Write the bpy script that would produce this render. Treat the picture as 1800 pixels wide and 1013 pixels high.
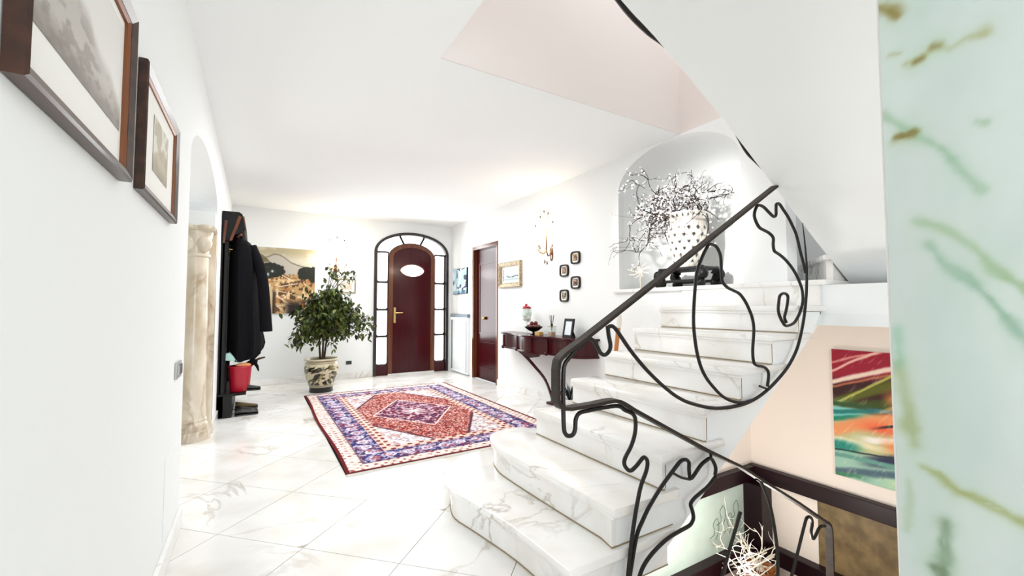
import bpy, bmesh, math, random
import numpy as np
from mathutils import Vector, Matrix
from mathutils.geometry import tessellate_polygon
random.seed(7); RNG = np.random.default_rng(7)
for o in list(bpy.data.objects): bpy.data.objects.remove(o)
SC = bpy.context.scene; COL = SC.collection; PI = math.pi

# ---------------------------------------------------------------- camera, world, lights, exposure
cam = bpy.data.objects.new('camera', bpy.data.cameras.new('camera')); COL.objects.link(cam)
cam.data.sensor_width = 36; cam.data.lens = 15.0; cam.data.clip_start = 0.03
cam.location = (0, 0, 1.2)
cam.rotation_euler = (math.radians(90 + 2.6), 0, math.radians(-30.96))
SC.camera = cam
world = bpy.data.worlds.new('world'); SC.world = world; world.use_nodes = True
bg = world.node_tree.nodes['Background']; bg.inputs[0].default_value = (0.95, 0.98, 1.0, 1); bg.inputs[1].default_value = 0.95
def area(name, loc, target, sx, sy, power, color=(1, 1, 1)):
    l = bpy.data.lights.new(name, 'AREA'); l.shape = 'RECTANGLE'; l.size = sx; l.size_y = sy; l.energy = power; l.color = color
    o = bpy.data.objects.new(name, l); COL.objects.link(o); o.location = loc
    o.rotation_euler = (Vector(target) - Vector(loc)).to_track_quat('-Z', 'Y').to_euler(); return o
def point(name, loc, power, color=(1, 0.85, 0.68), r=0.03):
    l = bpy.data.lights.new(name, 'POINT'); l.energy = power; l.color = color; l.shadow_soft_size = r
    o = bpy.data.objects.new(name, l); COL.objects.link(o); o.location = loc; return o
area('rear_fill_light', (0.45, -2.3, 1.2), (1.5, 2.5, 2.1), 1.5, 1.8, 95, (0.95, 0.98, 1.0))  # unseen fill added behind the camera; no window stands there
area('hall_fill_light', (1.2, 5.0, 2.70), (1.2, 5.0, 0), 1.6, 2.8, 82, (0.97, 0.99, 1.0))  # unseen ceiling fill added to brighten the hall; no fixture is modelled
area('door_daylight', (2.3, 7.45, 1.5), (1.7, 4.0, 1.0), 1.2, 1.8, 52, (0.95, 0.99, 1.0))
area('passage_window_light', (-2.3, 5.5, 1.4), (1.5, 3.0, 1.4), 1.6, 2.0, 95, (0.97, 0.99, 1.0))
nl = area('niche_fill_light', (1.0, 2.95, 2.68), (3.5, 2.5, 1.95), 0.3, 0.3, 12, (1.0, 0.98, 0.95)); nl.data.spread = math.radians(34)  # narrow fill added to lift the niche; no fitting there
area('stairwell_fill_light', (2.3, 1.4, 5.1), (2.3, 1.5, 0), 1.7, 1.7, 34, (1.0, 0.97, 0.94))  # unseen fill added over the open well to lift its upper walls
point('cellar_lamp_light', (2.9, 1.75, -0.55), 38, (1.0, 0.95, 0.90), 0.12)
SC.view_settings.view_transform = 'Standard'; SC.view_settings.look = 'None'
SC.view_settings.gamma = 1.0; SC.view_settings.use_curve_mapping = False
SC.view_settings.exposure = -0.36

# ---------------------------------------------------------------- materials
def s2l(c):
    c = np.asarray(c, float); return np.where(c <= 0.04045, c / 12.92, ((c + 0.055) / 1.055) ** 2.4)
def rgb(r, g, b): return tuple(float(x) for x in s2l(np.array([r, g, b]) / 255.0)) + (1.0,)
def mat(name, col, rough=0.6, metal=0.0, spec=0.5, noise=0.0, scale=8.0, bump=0.0, col2=None, emit=0.0, coat=0.0):
    m = bpy.data.materials.new(name); m.use_nodes = True; nt = m.node_tree; b = nt.nodes['Principled BSDF']
    b.inputs['Base Color'].default_value = rgb(*col); b.inputs['Roughness'].default_value = rough
    b.inputs['Metallic'].default_value = metal; b.inputs['Specular IOR Level'].default_value = spec
    b.inputs['Coat Weight'].default_value = coat
    if emit:
        b.inputs['Emission Color'].default_value = rgb(*col); b.inputs['Emission Strength'].default_value = emit
    if noise or bump or col2:
        g = nt.nodes.new('ShaderNodeNewGeometry'); n = nt.nodes.new('ShaderNodeTexNoise'); n.inputs['Scale'].default_value = scale
        n.inputs['Detail'].default_value = 5; nt.links.new(g.outputs['Position'], n.inputs['Vector'])
        if noise or col2:
            r = nt.nodes.new('ShaderNodeValToRGB'); c2 = col2 or tuple(max(0, x * (1 - noise)) for x in col)
            r.color_ramp.elements[0].position = 0.35; r.color_ramp.elements[1].position = 0.65
            r.color_ramp.elements[0].color = rgb(*c2); r.color_ramp.elements[1].color = rgb(*col)
            nt.links.new(n.outputs[0], r.inputs[0]); nt.links.new(r.outputs[0], b.inputs['Base Color'])
        if bump:
            bp = nt.nodes.new('ShaderNodeBump'); bp.inputs['Strength'].default_value = bump; bp.inputs['Distance'].default_value = 0.01
            nt.links.new(n.outputs[0], bp.inputs['Height']); nt.links.new(bp.outputs[0], b.inputs['Normal'])
    return m
def marble(name, base, vein, rough=0.12, scale=1.3, amount=0.5, cloud=None, width=0.035, stretch=(1, 1, 1)):
    m = bpy.data.materials.new(name); m.use_nodes = True; nt = m.node_tree; b = nt.nodes['Principled BSDF']; L = nt.links.new
    b.inputs['Roughness'].default_value = rough
    g = nt.nodes.new('ShaderNodeNewGeometry'); mp = nt.nodes.new('ShaderNodeMapping'); mp.inputs['Scale'].default_value = stretch
    mp.inputs['Rotation'].default_value = (0.35, 0.5, 0.75); L(g.outputs['Position'], mp.inputs['Vector'])
    n1 = nt.nodes.new('ShaderNodeTexNoise'); n1.inputs['Scale'].default_value = scale; n1.inputs['Detail'].default_value = 7; n1.inputs['Distortion'].default_value = 1.1
    L(mp.outputs[0], n1.inputs['Vector'])
    a = nt.nodes.new('ShaderNodeMath'); a.operation = 'SUBTRACT'; a.inputs[1].default_value = 0.5; L(n1.outputs[0], a.inputs[0])
    ab = nt.nodes.new('ShaderNodeMath'); ab.operation = 'ABSOLUTE'; L(a.outputs[0], ab.inputs[0])
    mr = nt.nodes.new('ShaderNodeMapRange'); mr.inputs[1].default_value = 0.0; mr.inputs[2].default_value = width
    mr.inputs[3].default_value = 1.0; mr.inputs[4].default_value = 0.0; L(ab.outputs[0], mr.inputs[0])
    n2 = nt.nodes.new('ShaderNodeTexNoise'); n2.inputs['Scale'].default_value = scale * 0.9; n2.inputs['Detail'].default_value = 3
    L(g.outputs['Position'], n2.inputs['Vector'])
    m2 = nt.nodes.new('ShaderNodeMapRange'); m2.inputs[1].default_value = 0.45; m2.inputs[2].default_value = 0.7; m2.inputs[3].default_value = 0.0; m2.inputs[4].default_value = amount
    L(n2.outputs[0], m2.inputs[0])
    mu = nt.nodes.new('ShaderNodeMath'); mu.operation = 'MULTIPLY'; L(mr.outputs[0], mu.inputs[0]); L(m2.outputs[0], mu.inputs[1])
    n3 = nt.nodes.new('ShaderNodeTexNoise'); n3.inputs['Scale'].default_value = scale * 2.3; n3.inputs['Detail'].default_value = 6; L(mp.outputs[0], n3.inputs['Vector'])
    cr = nt.nodes.new('ShaderNodeValToRGB'); cr.color_ramp.elements[0].position = 0.25; cr.color_ramp.elements[1].position = 0.6
    cr.color_ramp.elements[0].color = rgb(*(cloud or base)); cr.color_ramp.elements[1].color = rgb(*base); L(n3.outputs[0], cr.inputs[0])
    mx = nt.nodes.new('ShaderNodeMix'); mx.data_type = 'RGBA'; L(mu.outputs[0], mx.inputs[0]); L(cr.outputs[0], mx.inputs[6]); mx.inputs[7].default_value = rgb(*vein)
    L(mx.outputs[2], b.inputs['Base Color']); return m
def wood(name, col, col2, rough=0.25, axis='Z', coat=0.4):
    m = bpy.data.materials.new(name); m.use_nodes = True; nt = m.node_tree; b = nt.nodes['Principled BSDF']; L = nt.links.new
    b.inputs['Roughness'].default_value = rough; b.inputs['Coat Weight'].default_value = coat; b.inputs['Coat Roughness'].default_value = 0.12; b.inputs['Specular IOR Level'].default_value = 0.25
    g = nt.nodes.new('ShaderNodeNewGeometry'); mp = nt.nodes.new('ShaderNodeMapping')
    s = [22, 22, 22]; s['XYZ'.index(axis)] = 1.2; mp.inputs['Scale'].default_value = s; L(g.outputs['Position'], mp.inputs['Vector'])
    n = nt.nodes.new('ShaderNodeTexNoise'); n.inputs['Scale'].default_value = 1; n.inputs['Detail'].default_value = 4; L(mp.outputs[0], n.inputs['Vector'])
    r = nt.nodes.new('ShaderNodeValToRGB'); r.color_ramp.elements[0].position = 0.3; r.color_ramp.elements[1].position = 0.7
    r.color_ramp.elements[0].color = rgb(*col2); r.color_ramp.elements[1].color = rgb(*col); L(n.outputs[0], r.inputs[0]); L(r.outputs[0], b.inputs['Base Color']); return m
def colmat(name, rough=0.6, coat=0.0, spec=0.4):
    m = bpy.data.materials.new(name); m.use_nodes = True; nt = m.node_tree; b = nt.nodes['Principled BSDF']
    b.inputs['Roughness'].default_value = rough; b.inputs['Coat Weight'].default_value = coat; b.inputs['Specular IOR Level'].default_value = spec
    a = nt.nodes.new('ShaderNodeAttribute'); a.attribute_name = 'Col'; nt.links.new(a.outputs['Color'], b.inputs['Base Color']); return m
def glassmat(name, col=(255, 255, 255), rough=0.0, thin=0.8):
    m = bpy.data.materials.new(name); m.use_nodes = True; nt = m.node_tree; L = nt.links.new; out = nt.nodes['Material Output']
    b = nt.nodes['Principled BSDF']; b.inputs['Roughness'].default_value = max(rough, .03); b.inputs['Base Color'].default_value = rgb(*col)
    t = nt.nodes.new('ShaderNodeBsdfTransparent'); t.inputs[0].default_value = rgb(*col)
    mx = nt.nodes.new('ShaderNodeMixShader'); mx.inputs[0].default_value = thin; L(b.outputs[0], mx.inputs[1]); L(t.outputs[0], mx.inputs[2]); L(mx.outputs[0], out.inputs[0]); return m
M = dict(
 wall=mat('wall_paint', (241, 243, 243), 0.85, bump=0.06, scale=60, spec=.2),
 warmwall=mat('stairwell_paint', (234, 226, 222), 0.85, bump=0.05, scale=60, spec=.2),
 cellar=mat('cellar_paint', (242, 231, 221), 0.85, bump=0.05, scale=60, spec=.2),
 ceil=mat('ceiling_paint', (242, 244, 244), 0.9, bump=0.05, scale=45, spec=.15),
 floor=marble('floor_marble', (241, 240, 238), (150, 134, 108), 0.13, 1.25, 0.75, (220, 215, 207), 0.022),
 grout=mat('grout', (196, 186, 168), 0.8),
 stair=marble('stair_marble', (245, 244, 242), (140, 124, 98), 0.14, 1.7, 0.6, (233, 229, 222), 0.02),
 column=marble('column_marble', (226, 216, 198), (132, 96, 50), 0.2, 2.6, 1.0, (190, 170, 140), 0.045, (1, 1, .45)),
 iron=mat('wrought_iron', (20, 16, 15), 0.45, 0.2, 0.5),
 rail=mat('bronzed_rail', (50, 39, 31), 0.55, 0.15, 0.4, noise=.3, scale=30),
 mahogany=wood('mahogany', (66, 8, 16), (52, 5, 11), 0.2, coat=0.12),
 mahoganytrim=wood('mahogany_trim', (108, 60, 34), (84, 40, 24), 0.22),
 darkframe=mat('dark_door_frame', (34, 26, 26), 0.3),
 pane=mat('daylit_pane', (255, 255, 255), 0.3, emit=3.2),
 brass=mat('brass', (206, 178, 116), 0.25, 0.9),
 gilt=mat('aged_gilt', (186, 166, 130), 0.4, 0.3, noise=.35, scale=40),
 ebony=mat('ebonised_wood', (13, 10, 11), 0.45, noise=.4, spec=.25, scale=30),
 cellarwood=wood('dark_purple_wood', (36, 11, 20), (24, 7, 14), 0.4, 'Y', coat=.05),
 walnut=wood('walnut_frame', (70, 42, 28), (40, 22, 16), 0.35, 'Y'),
 lip=mat('frame_lip', (124, 74, 44), 0.35, 0.2),
 mat=mat('mat_board', (246, 245, 240), 0.9),
 black=mat('black_wool', (14, 13, 16), 0.95, spec=.15, bump=.3, scale=120),
 navy=mat('dark_jacket_cloth', (20, 22, 28), 0.8, spec=.2, bump=.25, scale=90),
 shoe=mat('black_leather', (18, 15, 16), 0.3),
 red=mat('red_enamel', (178, 22, 46), 0.35),
 teal=mat('pale_teal_cloth', (176, 214, 205), 0.9),
 orange=mat('tan_cloth', (214, 140, 92), 0.8),
 crystal=glassmat('crystal', (250, 248, 240), 0.02, 0.55),
 bulb=mat('lit_bulb', (255, 236, 205), 0.4, emit=18),
 white=mat('white_porcelain', (244, 243, 238), 0.25),
 rad=mat('white_enamel_panel', (238, 242, 242), 0.4),
 grey=mat('grey_grille', (104, 118, 128), 0.5),
 plastic=mat('dark_switch', (40, 44, 46), 0.4), silver=mat('switch_metal', (170, 172, 170), 0.35, 0.5),
 bark=mat('bark', (74, 58, 40), 0.85, noise=.3, scale=40), soil=mat('soil', (40, 32, 24), 0.95),
 twig=mat('brown_twig', (52, 34, 22), 0.8), suede=mat('olive_suede', (104, 88, 58), 0.9), joint_shade=mat('marble_joint_shade', (150, 132, 100), 0.8), whitetwig=mat('white_twig', (240, 232, 218), 0.8),
 blossom=mat('white_blossom', (248, 248, 250), 0.7),
 colr=colmat('printed_surface', 0.6), glossy=colmat('glazed_surface', 0.2, 0.3), rug=colmat('rug_pile', 0.95, spec=.1), leaf=colmat('leaf_surface', 0.45),
 fringe=mat('rug_fringe', (235, 230, 222), 0.95), amber=mat('amber_glaze', (176, 100, 44), 0.2, noise=.5, scale=14, coat=.5),
 greenpanel=mat('pale_green_panel', (206, 224, 214), 0.3, noise=.05, scale=5), brownpanel=mat('olive_stone_panel', (134, 112, 74), 0.5, col2=(96, 78, 48), scale=9),
 line=mat('etched_line', (96, 116, 92), 0.6), glass=glassmat('clear_glass', (245, 250, 248), 0.0, 0.78), fruit=mat('red_brown_balls', (120, 40, 34), 0.4, noise=.4, scale=60),
 photo=mat('photo_sheet', (226, 236, 242), 0.3), oil=mat('amber_oil', (190, 120, 60), 0.2), tancarton=mat('gold_box', (200, 160, 96), 0.5), drop=mat('dark_drop', (60, 42, 30), 0.2),
 plinth=mat('dark_pot_foot', (26, 20, 22), 0.4), orn=mat('bronze_ornament', (92, 50, 34), 0.35, 0.4),
)

# ---------------------------------------------------------------- mesh helpers
ROOT = {}
def tag(o, label=None, cat=None, group=None, kind=None):
    if label: o['label'] = label
    if cat: o['category'] = cat
    if group: o['group'] = group
    if kind: o['kind'] = kind
    return o
def thing(name, loc, label, cat, group=None, kind=None):
    o = bpy.data.objects.new(name, None); COL.objects.link(o); o.location = loc; o.empty_display_size = 0.05
    ROOT[o.name] = Vector(loc); return tag(o, label, cat, group, kind)
class MB:
    def __init__(s): s.v = []; s.f = []; s.c = None
    def add(s, vs, fs):
        k = len(s.v); s.v += [tuple(float(c) for c in v) for v in vs]; s.f += [tuple(i + k for i in f) for f in fs]; return s
    def box(s, x0, y0, z0, x1, y1, z1):
        return s.add([(x0, y0, z0), (x1, y0, z0), (x1, y1, z0), (x0, y1, z0), (x0, y0, z1), (x1, y0, z1), (x1, y1, z1), (x0, y1, z1)],
                     [(0, 3, 2, 1), (4, 5, 6, 7), (0, 1, 5, 4), (1, 2, 6, 5), (2, 3, 7, 6), (3, 0, 4, 7)])
    def prism(s, loops, fn, t0, t1):
        """loops: outer 2D polygon then holes; fn(a, b, t) -> 3D"""
        if not isinstance(loops[0][0], (list, tuple)): loops = [loops]
        flat = [p for l in loops for p in l]; n = len(flat)
        tri = tessellate_polygon([[Vector((p[0], p[1], 0)) for p in l] for l in loops])
        vs = [fn(p[0], p[1], t0) for p in flat] + [fn(p[0], p[1], t1) for p in flat]
        fs = [tuple(t) for t in tri] + [tuple(i + n for i in reversed(t)) for t in tri]
        k = 0
        for l in loops:
            m = len(l)
            for i in range(m): a, b = k + i, k + (i + 1) % m; fs.append((a, b, b + n, a + n))
            k += m
        return s.add(vs, fs)
    def tube(s, pts, r, n=7, cap=True, frame=None):
        pts = [Vector(p) for p in pts]; N = len(pts); rr = r if hasattr(r, '__len__') else [r] * N
        t0 = (pts[1] - pts[0]).normalized(); up = Vector((0, 0, 1)) if abs(t0.z) < .9 else Vector((1, 0, 0)); u = t0.cross(up).normalized(); vs = []
        for i, p in enumerate(pts):
            t = (pts[min(i + 1, N - 1)] - pts[max(i - 1, 0)]); t = t.normalized() if t.length > 1e-9 else t0
            u = (u - t * u.dot(t)); u = u.normalized() if u.length > 1e-6 else t.orthogonal().normalized(); w = t.cross(u)
            for j in range(n): a = 2 * PI * j / n; vs.append(p + u * (rr[i] * math.cos(a)) + w * (rr[i] * math.sin(a)))
        fs = [(i * n + j, i * n + (j + 1) % n, (i + 1) * n + (j + 1) % n, (i + 1) * n + j) for i in range(N - 1) for j in range(n)]
        if cap: fs += [tuple(reversed(range(n))), tuple((N - 1) * n + j for j in range(n))]
        return s.add(vs, fs)
    def strip(s, pts, w, wd, th):
        """flat bar swept along pts that lie in a plane; w = unit vector across the bar"""
        pts = [Vector(p) for p in pts]; N = len(pts); w = Vector(w); vs = []
        for i, p in enumerate(pts):
            t = (pts[min(i + 1, N - 1)] - pts[max(i - 1, 0)]).normalized(); nn = t.cross(w).normalized()
            for a, b in ((-1, -1), (1, -1), (1, 1), (-1, 1)): vs.append(p + w * (a * wd / 2) + nn * (b * th / 2))
        fs = [(i * 4 + j, i * 4 + (j + 1) % 4, i * 4 + 4 + (j + 1) % 4, i * 4 + 4 + j) for i in range(N - 1) for j in range(4)] + [(3, 2, 1, 0), tuple((N - 1) * 4 + j for j in range(4))]
        return s.add(vs, fs)
    def lathe(s, prof, c, n=24, sx=1, sy=1):
        vs = []; fs = []; m = len(prof)
        for r, z in prof:
            for j in range(n): a = 2 * PI * j / n; vs.append((c[0] + sx * r * math.cos(a), c[1] + sy * r * math.sin(a), c[2] + z))
        for i in range(m - 1):
            for j in range(n): fs.append((i * n + j, i * n + (j + 1) % n, (i + 1) * n + (j + 1) % n, (i + 1) * n + j))
        fs += [tuple(reversed(range(n))), tuple((m - 1) * n + j for j in range(n))]
        return s.add(vs, fs)
    def ball(s, c, r, n=10, m=6, sx=1, sy=1, sz=1):
        prof = [(r * math.sin(PI * (i + .02) / (m + .04)), -r * sz * math.cos(PI * (i + .02) / (m + .04))) for i in range(m + 1)]
        return s.lathe(prof, c, n, sx, sy)
    def build(s, name, m, parent=None, smooth=False, bevel=0, label=None, cat=None, group=None, kind=None, seg=2, loc=None):
        off = Vector((0, 0, 0)); p = parent
        while p is not None: off += ROOT.get(p.name, Vector((0, 0, 0))); p = p.parent
        if loc is not None: off += Vector(loc)
        me = bpy.data.meshes.new(name); me.from_pydata([tuple(Vector(v) - off) for v in s.v], [], s.f); me.update()
        bm = bmesh.new(); bm.from_mesh(me); 
        if s.c is None: bmesh.ops.recalc_face_normals(bm, faces=bm.faces)
        if bevel:
            ed = [e for e in bm.edges if len(e.link_faces) == 2 and e.calc_face_angle(0) > 0.6]
            bmesh.ops.bevel(bm, geom=ed, offset=bevel, segments=seg, affect='EDGES', profile=0.6)
        bm.to_mesh(me); bm.free()
        if smooth:
            for p_ in me.polygons: p_.use_smooth = True
            try: me.set_sharp_from_angle(angle=math.radians(42))
            except Exception: pass
        if s.c is not None:
            at = me.color_attributes.new('Col', 'FLOAT_COLOR', 'POINT'); c = np.ones((len(s.v), 4), np.float32); c[:, :3] = s2l(np.clip(s.c, 0, 1)); at.data.foreach_set('color', c.ravel())
        me.materials.append(M[m] if isinstance(m, str) else m)
        o = bpy.data.objects.new(name, me); COL.objects.link(o)
        if parent is not None: o.parent = parent
        if loc is not None: o.location = loc; ROOT[o.name] = Vector(loc)
        return tag(o, label, cat, group, kind)
def struct(name, mb, m, parent=None, **k): return mb.build(name, m, parent, kind='structure', **k)
def smooth_path(p, k=4):
    p = [np.array(q, float) for q in p]; q = [2 * p[0] - p[1]] + p + [2 * p[-1] - p[-2]]; out = []
    for i in range(1, len(q) - 2):
        for j in range(k):
            t = j / k; a, b, c, d = q[i - 1:i + 3]
            out.append(.5 * (2 * b + (c - a) * t + (2 * a - 5 * b + 4 * c - d) * t * t + (3 * b - a - 3 * c + d) * t ** 3))
    out.append(p[-1]); return [tuple(x) for x in out]
def grid_surface(nu, nv, pos, colf):
    """grid with a colour per vertex; pos(u, v) -> N x 3, colf(u, v) -> N x 3 sRGB 0..1"""
    u, v = np.meshgrid(np.linspace(0, 1, nu), np.linspace(0, 1, nv)); u = u.ravel(); v = v.ravel()
    mb = MB(); mb.v = [tuple(x) for x in pos(u, v)]
    i = np.arange(nu - 1); mb.f = [(int(r * nu + k), int(r * nu + k + 1), int((r + 1) * nu + k + 1), int((r + 1) * nu + k)) for r in range(nv - 1) for k in i]
    mb.c = np.clip(colf(u, v), 0, 1); return mb
def vnoise(x, y, seed=0):
    xi = np.floor(x).astype(np.int64); yi = np.floor(y).astype(np.int64); xf = x - xi; yf = y - yi
    h = lambda a, b: ((np.sin(a * 127.1 + b * 311.7 + seed * 74.7) * 43758.5453) % 1.0)
    sx = xf * xf * (3 - 2 * xf); sy = yf * yf * (3 - 2 * yf)
    return (h(xi, yi) * (1 - sx) + h(xi + 1, yi) * sx) * (1 - sy) + (h(xi, yi + 1) * (1 - sx) + h(xi + 1, yi + 1) * sx) * sy
def fbm(x, y, seed=0, o=4):
    t = 0; a = .5
    for k in range(o): t = t + a * vnoise(x * 2 ** k, y * 2 ** k, seed + k); a *= .5
    return t / (1 - .5 ** o)
def lay(c, mask, col):
    m = np.clip(mask, 0, 1)[:, None]; return c * (1 - m) + np.array(col)[None, :] / 255.0 * m
def sst(a, b, x): t = np.clip((x - a) / (b - a), 0, 1); return t * t * (3 - 2 * t)
def base(u, col): return np.ones((len(u), 3)) * np.array(col)[None, :] / 255.0
def flat_picture(name, org, U, V, colf, nu, nv, parent, m='colr', **k):
    org = np.array(org); U = np.array(U); V = np.array(V)
    return grid_surface(nu, nv, lambda u, v: org + u[:, None] * U + v[:, None] * V, colf).build(name, m, parent, **k)
def ring(org, U, V, Nn, w, h, prof):
    """picture-frame moulding: prof = [(inset from outer edge, height off wall)]"""
    org = Vector(org); U = Vector(U); V = Vector(V); Nn = Vector(Nn); mb = MB(); vs = []; n = len(prof)
    for cx, cy in ((0, 0), (1, 0), (1, 1), (0, 1)):
        for i, d in prof: vs.append(org + U * (i if cx == 0 else w - i) + V * (i if cy == 0 else h - i) + Nn * d)
    fs = [(a * n + i, ((a + 1) % 4) * n + i, ((a + 1) % 4) * n + (i + 1) % n, a * n + (i + 1) % n) for a in range(4) for i in range(n)]
    return mb.add(vs, fs)
XZ = lambda a, b, t: (a, t, b)      # polygons in x, z extruded along y
YZ = lambda a, b, t: (t, a, b)      # polygons in y, z extruded along x
XY = lambda a, b, t: (a, b, t)
def arch(c, hw, zs, rise, n=20, rev=False):
    p = [(c + hw * math.cos(PI * i / n), zs + rise * math.sin(PI * i / n)) for i in range(n + 1)]
    return p if rev else p[::-1]
XL, XR, YB, HC = -0.34, 3.22, 7.65, 2.75

# ---------------------------------------------------------------- the setting
floor_poly = [(-2.4, -2.6), (4.35, -2.6), (4.35, .255), (1.38, .255), (1.38, 1.36), (1.5, 1.36), (1.5, 2.44), (XR, 2.44), (XR, YB + .2), (-2.4, YB + .2)]
floor = struct('floor', MB().prism(floor_poly, XY, -0.22, -0.006), 'grout')
# diagonal marble slabs laid on it, clipped to the hall
def clip(poly, rect):
    for ax, val, s in ((0, rect[0], 1), (0, rect[1], -1), (1, rect[2], 1), (1, rect[3], -1)):
        out = []
        for i in range(len(poly)):
            a, b = poly[i], poly[(i + 1) % len(poly)]; da = s * (a[ax] - val); db = s * (b[ax] - val)
            if da >= 0: out.append(a)
            if da * db < 0: t = da / (da - db); out.append((a[0] + t * (b[0] - a[0]), a[1] + t * (b[1] - a[1])))
        poly = out
        if len(poly) < 3: return []
    return poly
def parea(p): return abs(sum(p[i][0] * p[(i + 1) % len(p)][1] - p[(i + 1) % len(p)][0] * p[i][1] for i in range(len(p)))) / 2
g = 0.003
for i in range(-12, 16):
    for j in range(-6, 18):
        d0, d1 = 2.18 + .75 * i + g, 2.18 + .75 * (i + 1) - g; s0, s1 = 2.64 + .76 * (j - 3) + g, 2.64 + .76 * (j - 2) - g
        q = [((s - d) / 2, (s + d) / 2) for d, s in ((d0, s0), (d0, s1), (d1, s1), (d1, s0))]
        for rect in ((XL + .002, XR - .002, 2.44, YB - .002), (XL + .002, 1.5, 1.36, 2.44), (XL + .002, 1.38, -0.9, 1.36), (XL - .56, XL + .002, 3.04, 5.01)):
            p = clip(q, rect)
            if len(p) > 2 and parea(p) > .002: struct('floor_tile', MB().prism(p, XY, -0.006, 0.0), 'floor', floor)
# ceiling with the open well over the stair
ceil_poly = [(-2.4, -2.6), (0.95, -2.6), (0.95, 2.452), (XR + .25, 2.452), (XR + .25, YB + .25), (-2.4, YB + .25)]
struct('ceiling', MB().prism(ceil_poly, XY, HC, HC + 0.3), 'ceil')
# left wall with the arched passage
lw = [(-2.6, 0), (3.02, 0)] + [(3.02, 2.08)] + arch(4.025, 1.005, 2.08, .30, 24)[1:-1] + [(5.03, 2.08), (5.03, 0), (YB + .2, 0), (YB + .2, HC), (-2.6, HC)]
struct('wall_left', MB().prism(lw, YZ, XL - .28, XL), 'wall')
struct('wall_passage', MB().box(-2.5, -2.6, 0, -2.4, YB + .2, HC), 'wall')
# back wall with the arched door opening
DC, DH = 2.46, 0.695
bw = [(XL - .28, 0), (DC - DH, 0), (DC - DH, 2.19)] + arch(DC, DH, 2.19, .38, 24)[1:-1] + [(DC + DH, 2.19), (DC + DH, 0), (XR + .25, 0), (XR + .25, HC), (XL - .28, HC)]
struct('wall_back', MB().prism(bw, XZ, YB, YB + .25), 'wall')
# right wall: below and above the stair landing's level
ZL = 1.384
low = [(2.44, 0), (5.795, 0), (5.795, ZL), (2.44, ZL)]
low2 = [(6.69, 0), (YB + .2, 0), (YB + .2, ZL), (6.69, ZL)]
upw = [(1.58, ZL), (1.90, ZL), (1.90, 2.39)] + arch(2.555, .655, 2.39, .352, 24)[1:-1] + [(3.21, 2.39), (3.21, ZL), (5.795, ZL), (5.795, 2.24), (6.69, 2.24), (6.69, ZL), (YB + .2, ZL), (YB + .2, HC), (2.44, HC), (1.58, HC)]
mbw = MB().prism(low, YZ, XR, XR + .14).prism(low2, YZ, XR, XR + .14)
struct('wall_right', MB().prism(upw, YZ, XR, XR + .14), 'wall')
wr = bpy.data.objects['wall_right']
struct('wall_lower', MB().prism(low, YZ, XR, XR + .14), 'wall', wr); struct('wall_lower', MB().prism(low2, YZ, XR, XR + .14), 'wall', wr)
struct('wall_upper', MB().prism([(1.58, HC), (2.5, HC), (2.5, 5.2), (1.58, 5.2)], YZ, XR, XR + .14), 'warmwall', wr)
# apse of the arched niche
na, nt_ = 28, 10; nv = []; nf = []
rows = [(ZL - .02, None)] + [(ZL + .01 + (2.39 - ZL - .01) * k / 4, None) for k in range(5)] + [(0, PI / 2 * k / nt_) for k in range(1, nt_ + 1)]
for z, th in rows:
    for k in range(na + 1):
        ps = PI * k / na; y = 2.555 + .662 * math.cos(ps); r = math.sin(ps)
        nv.append((XR + .01 + .5 * r * math.cos(th or 0), y, z if th is None else 2.39 + .358 * r * math.sin(th)))
for a in range(len(rows) - 1):
    for k in range(na): i = a * (na + 1) + k; nf.append((i, i + 1, i + na + 2, i + na + 1))
struct('wall_niche', MB().add(nv, nf), 'wall', wr, smooth=True)
struct('niche_floor', MB().box(XR - .002, 1.9, ZL - .03, XR + .55, 3.22, ZL - .001), 'stair', wr)
# stairwell walls above, and the stair hall below
struct('wall_stairwell', MB().box(0.95, 2.44, HC, XR, 2.45, 5.2), 'warmwall')
struct('wall_landing', MB().box(0.8, -2.6, HC + .3, 0.95, 2.6, 5.2), 'warmwall')
struct('wall_outer', MB().box(4.2, 0.1, -1.75, 4.35, 2.6, 1.2), 'cellar')
struct('wall_outer_upper', MB().box(4.2, 0.1, 1.2, 4.35, 2.6, 5.2), 'wall', bpy.data.objects['wall_outer'])
struct('wall_winder', MB().box(3.76, 2.36, ZL, 4.2, 2.44, 5.2), 'wall')
struct('wall_cellar', MB().prism([(1.38, -1.75), (4.2, -1.75), (4.2, ZL - .05), (3.24, ZL - .05), (3.24, 1.06), (1.62, 0), (1.38, -.02)], XZ, 2.44, 2.56), 'cellar')
struct('wall_spine', MB().box(1.25, 0.08, -1.75, 4.2, 0.26, -.02), 'cellar')
struct('floor_cellar', MB().box(1.2, 0.1, -1.85, 4.35, 2.56, -1.73), 'floor')
struct('wall_cellar_near', MB().box(1.2, 0.1, -1.75, 1.38, 2.5, -.22), 'cellar')
# skirting
struct('baseboard_left', MB().box(XL, -2.6, 0, XL + .018, 3.02, .095), 'stair', bevel=.004)
struct('baseboard_corner', MB().box(XL, 5.03, 0, XL + .018, YB, .095), 'stair', bevel=.004)
struct('baseboard_back', MB().box(XL, YB - .018, 0, DC - DH, YB, .095), 'floor', bevel=.004)
struct('baseboard_right', MB().box(XR - .018, 2.46, 0, XR, 5.79, .095), 'floor', bevel=.004)
# service hatch line low on the left wall
struct('trim_1', MB().box(XL, 2.52, .13, XL + .004, 2.84, .50), 'wall', bevel=.0015)

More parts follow.
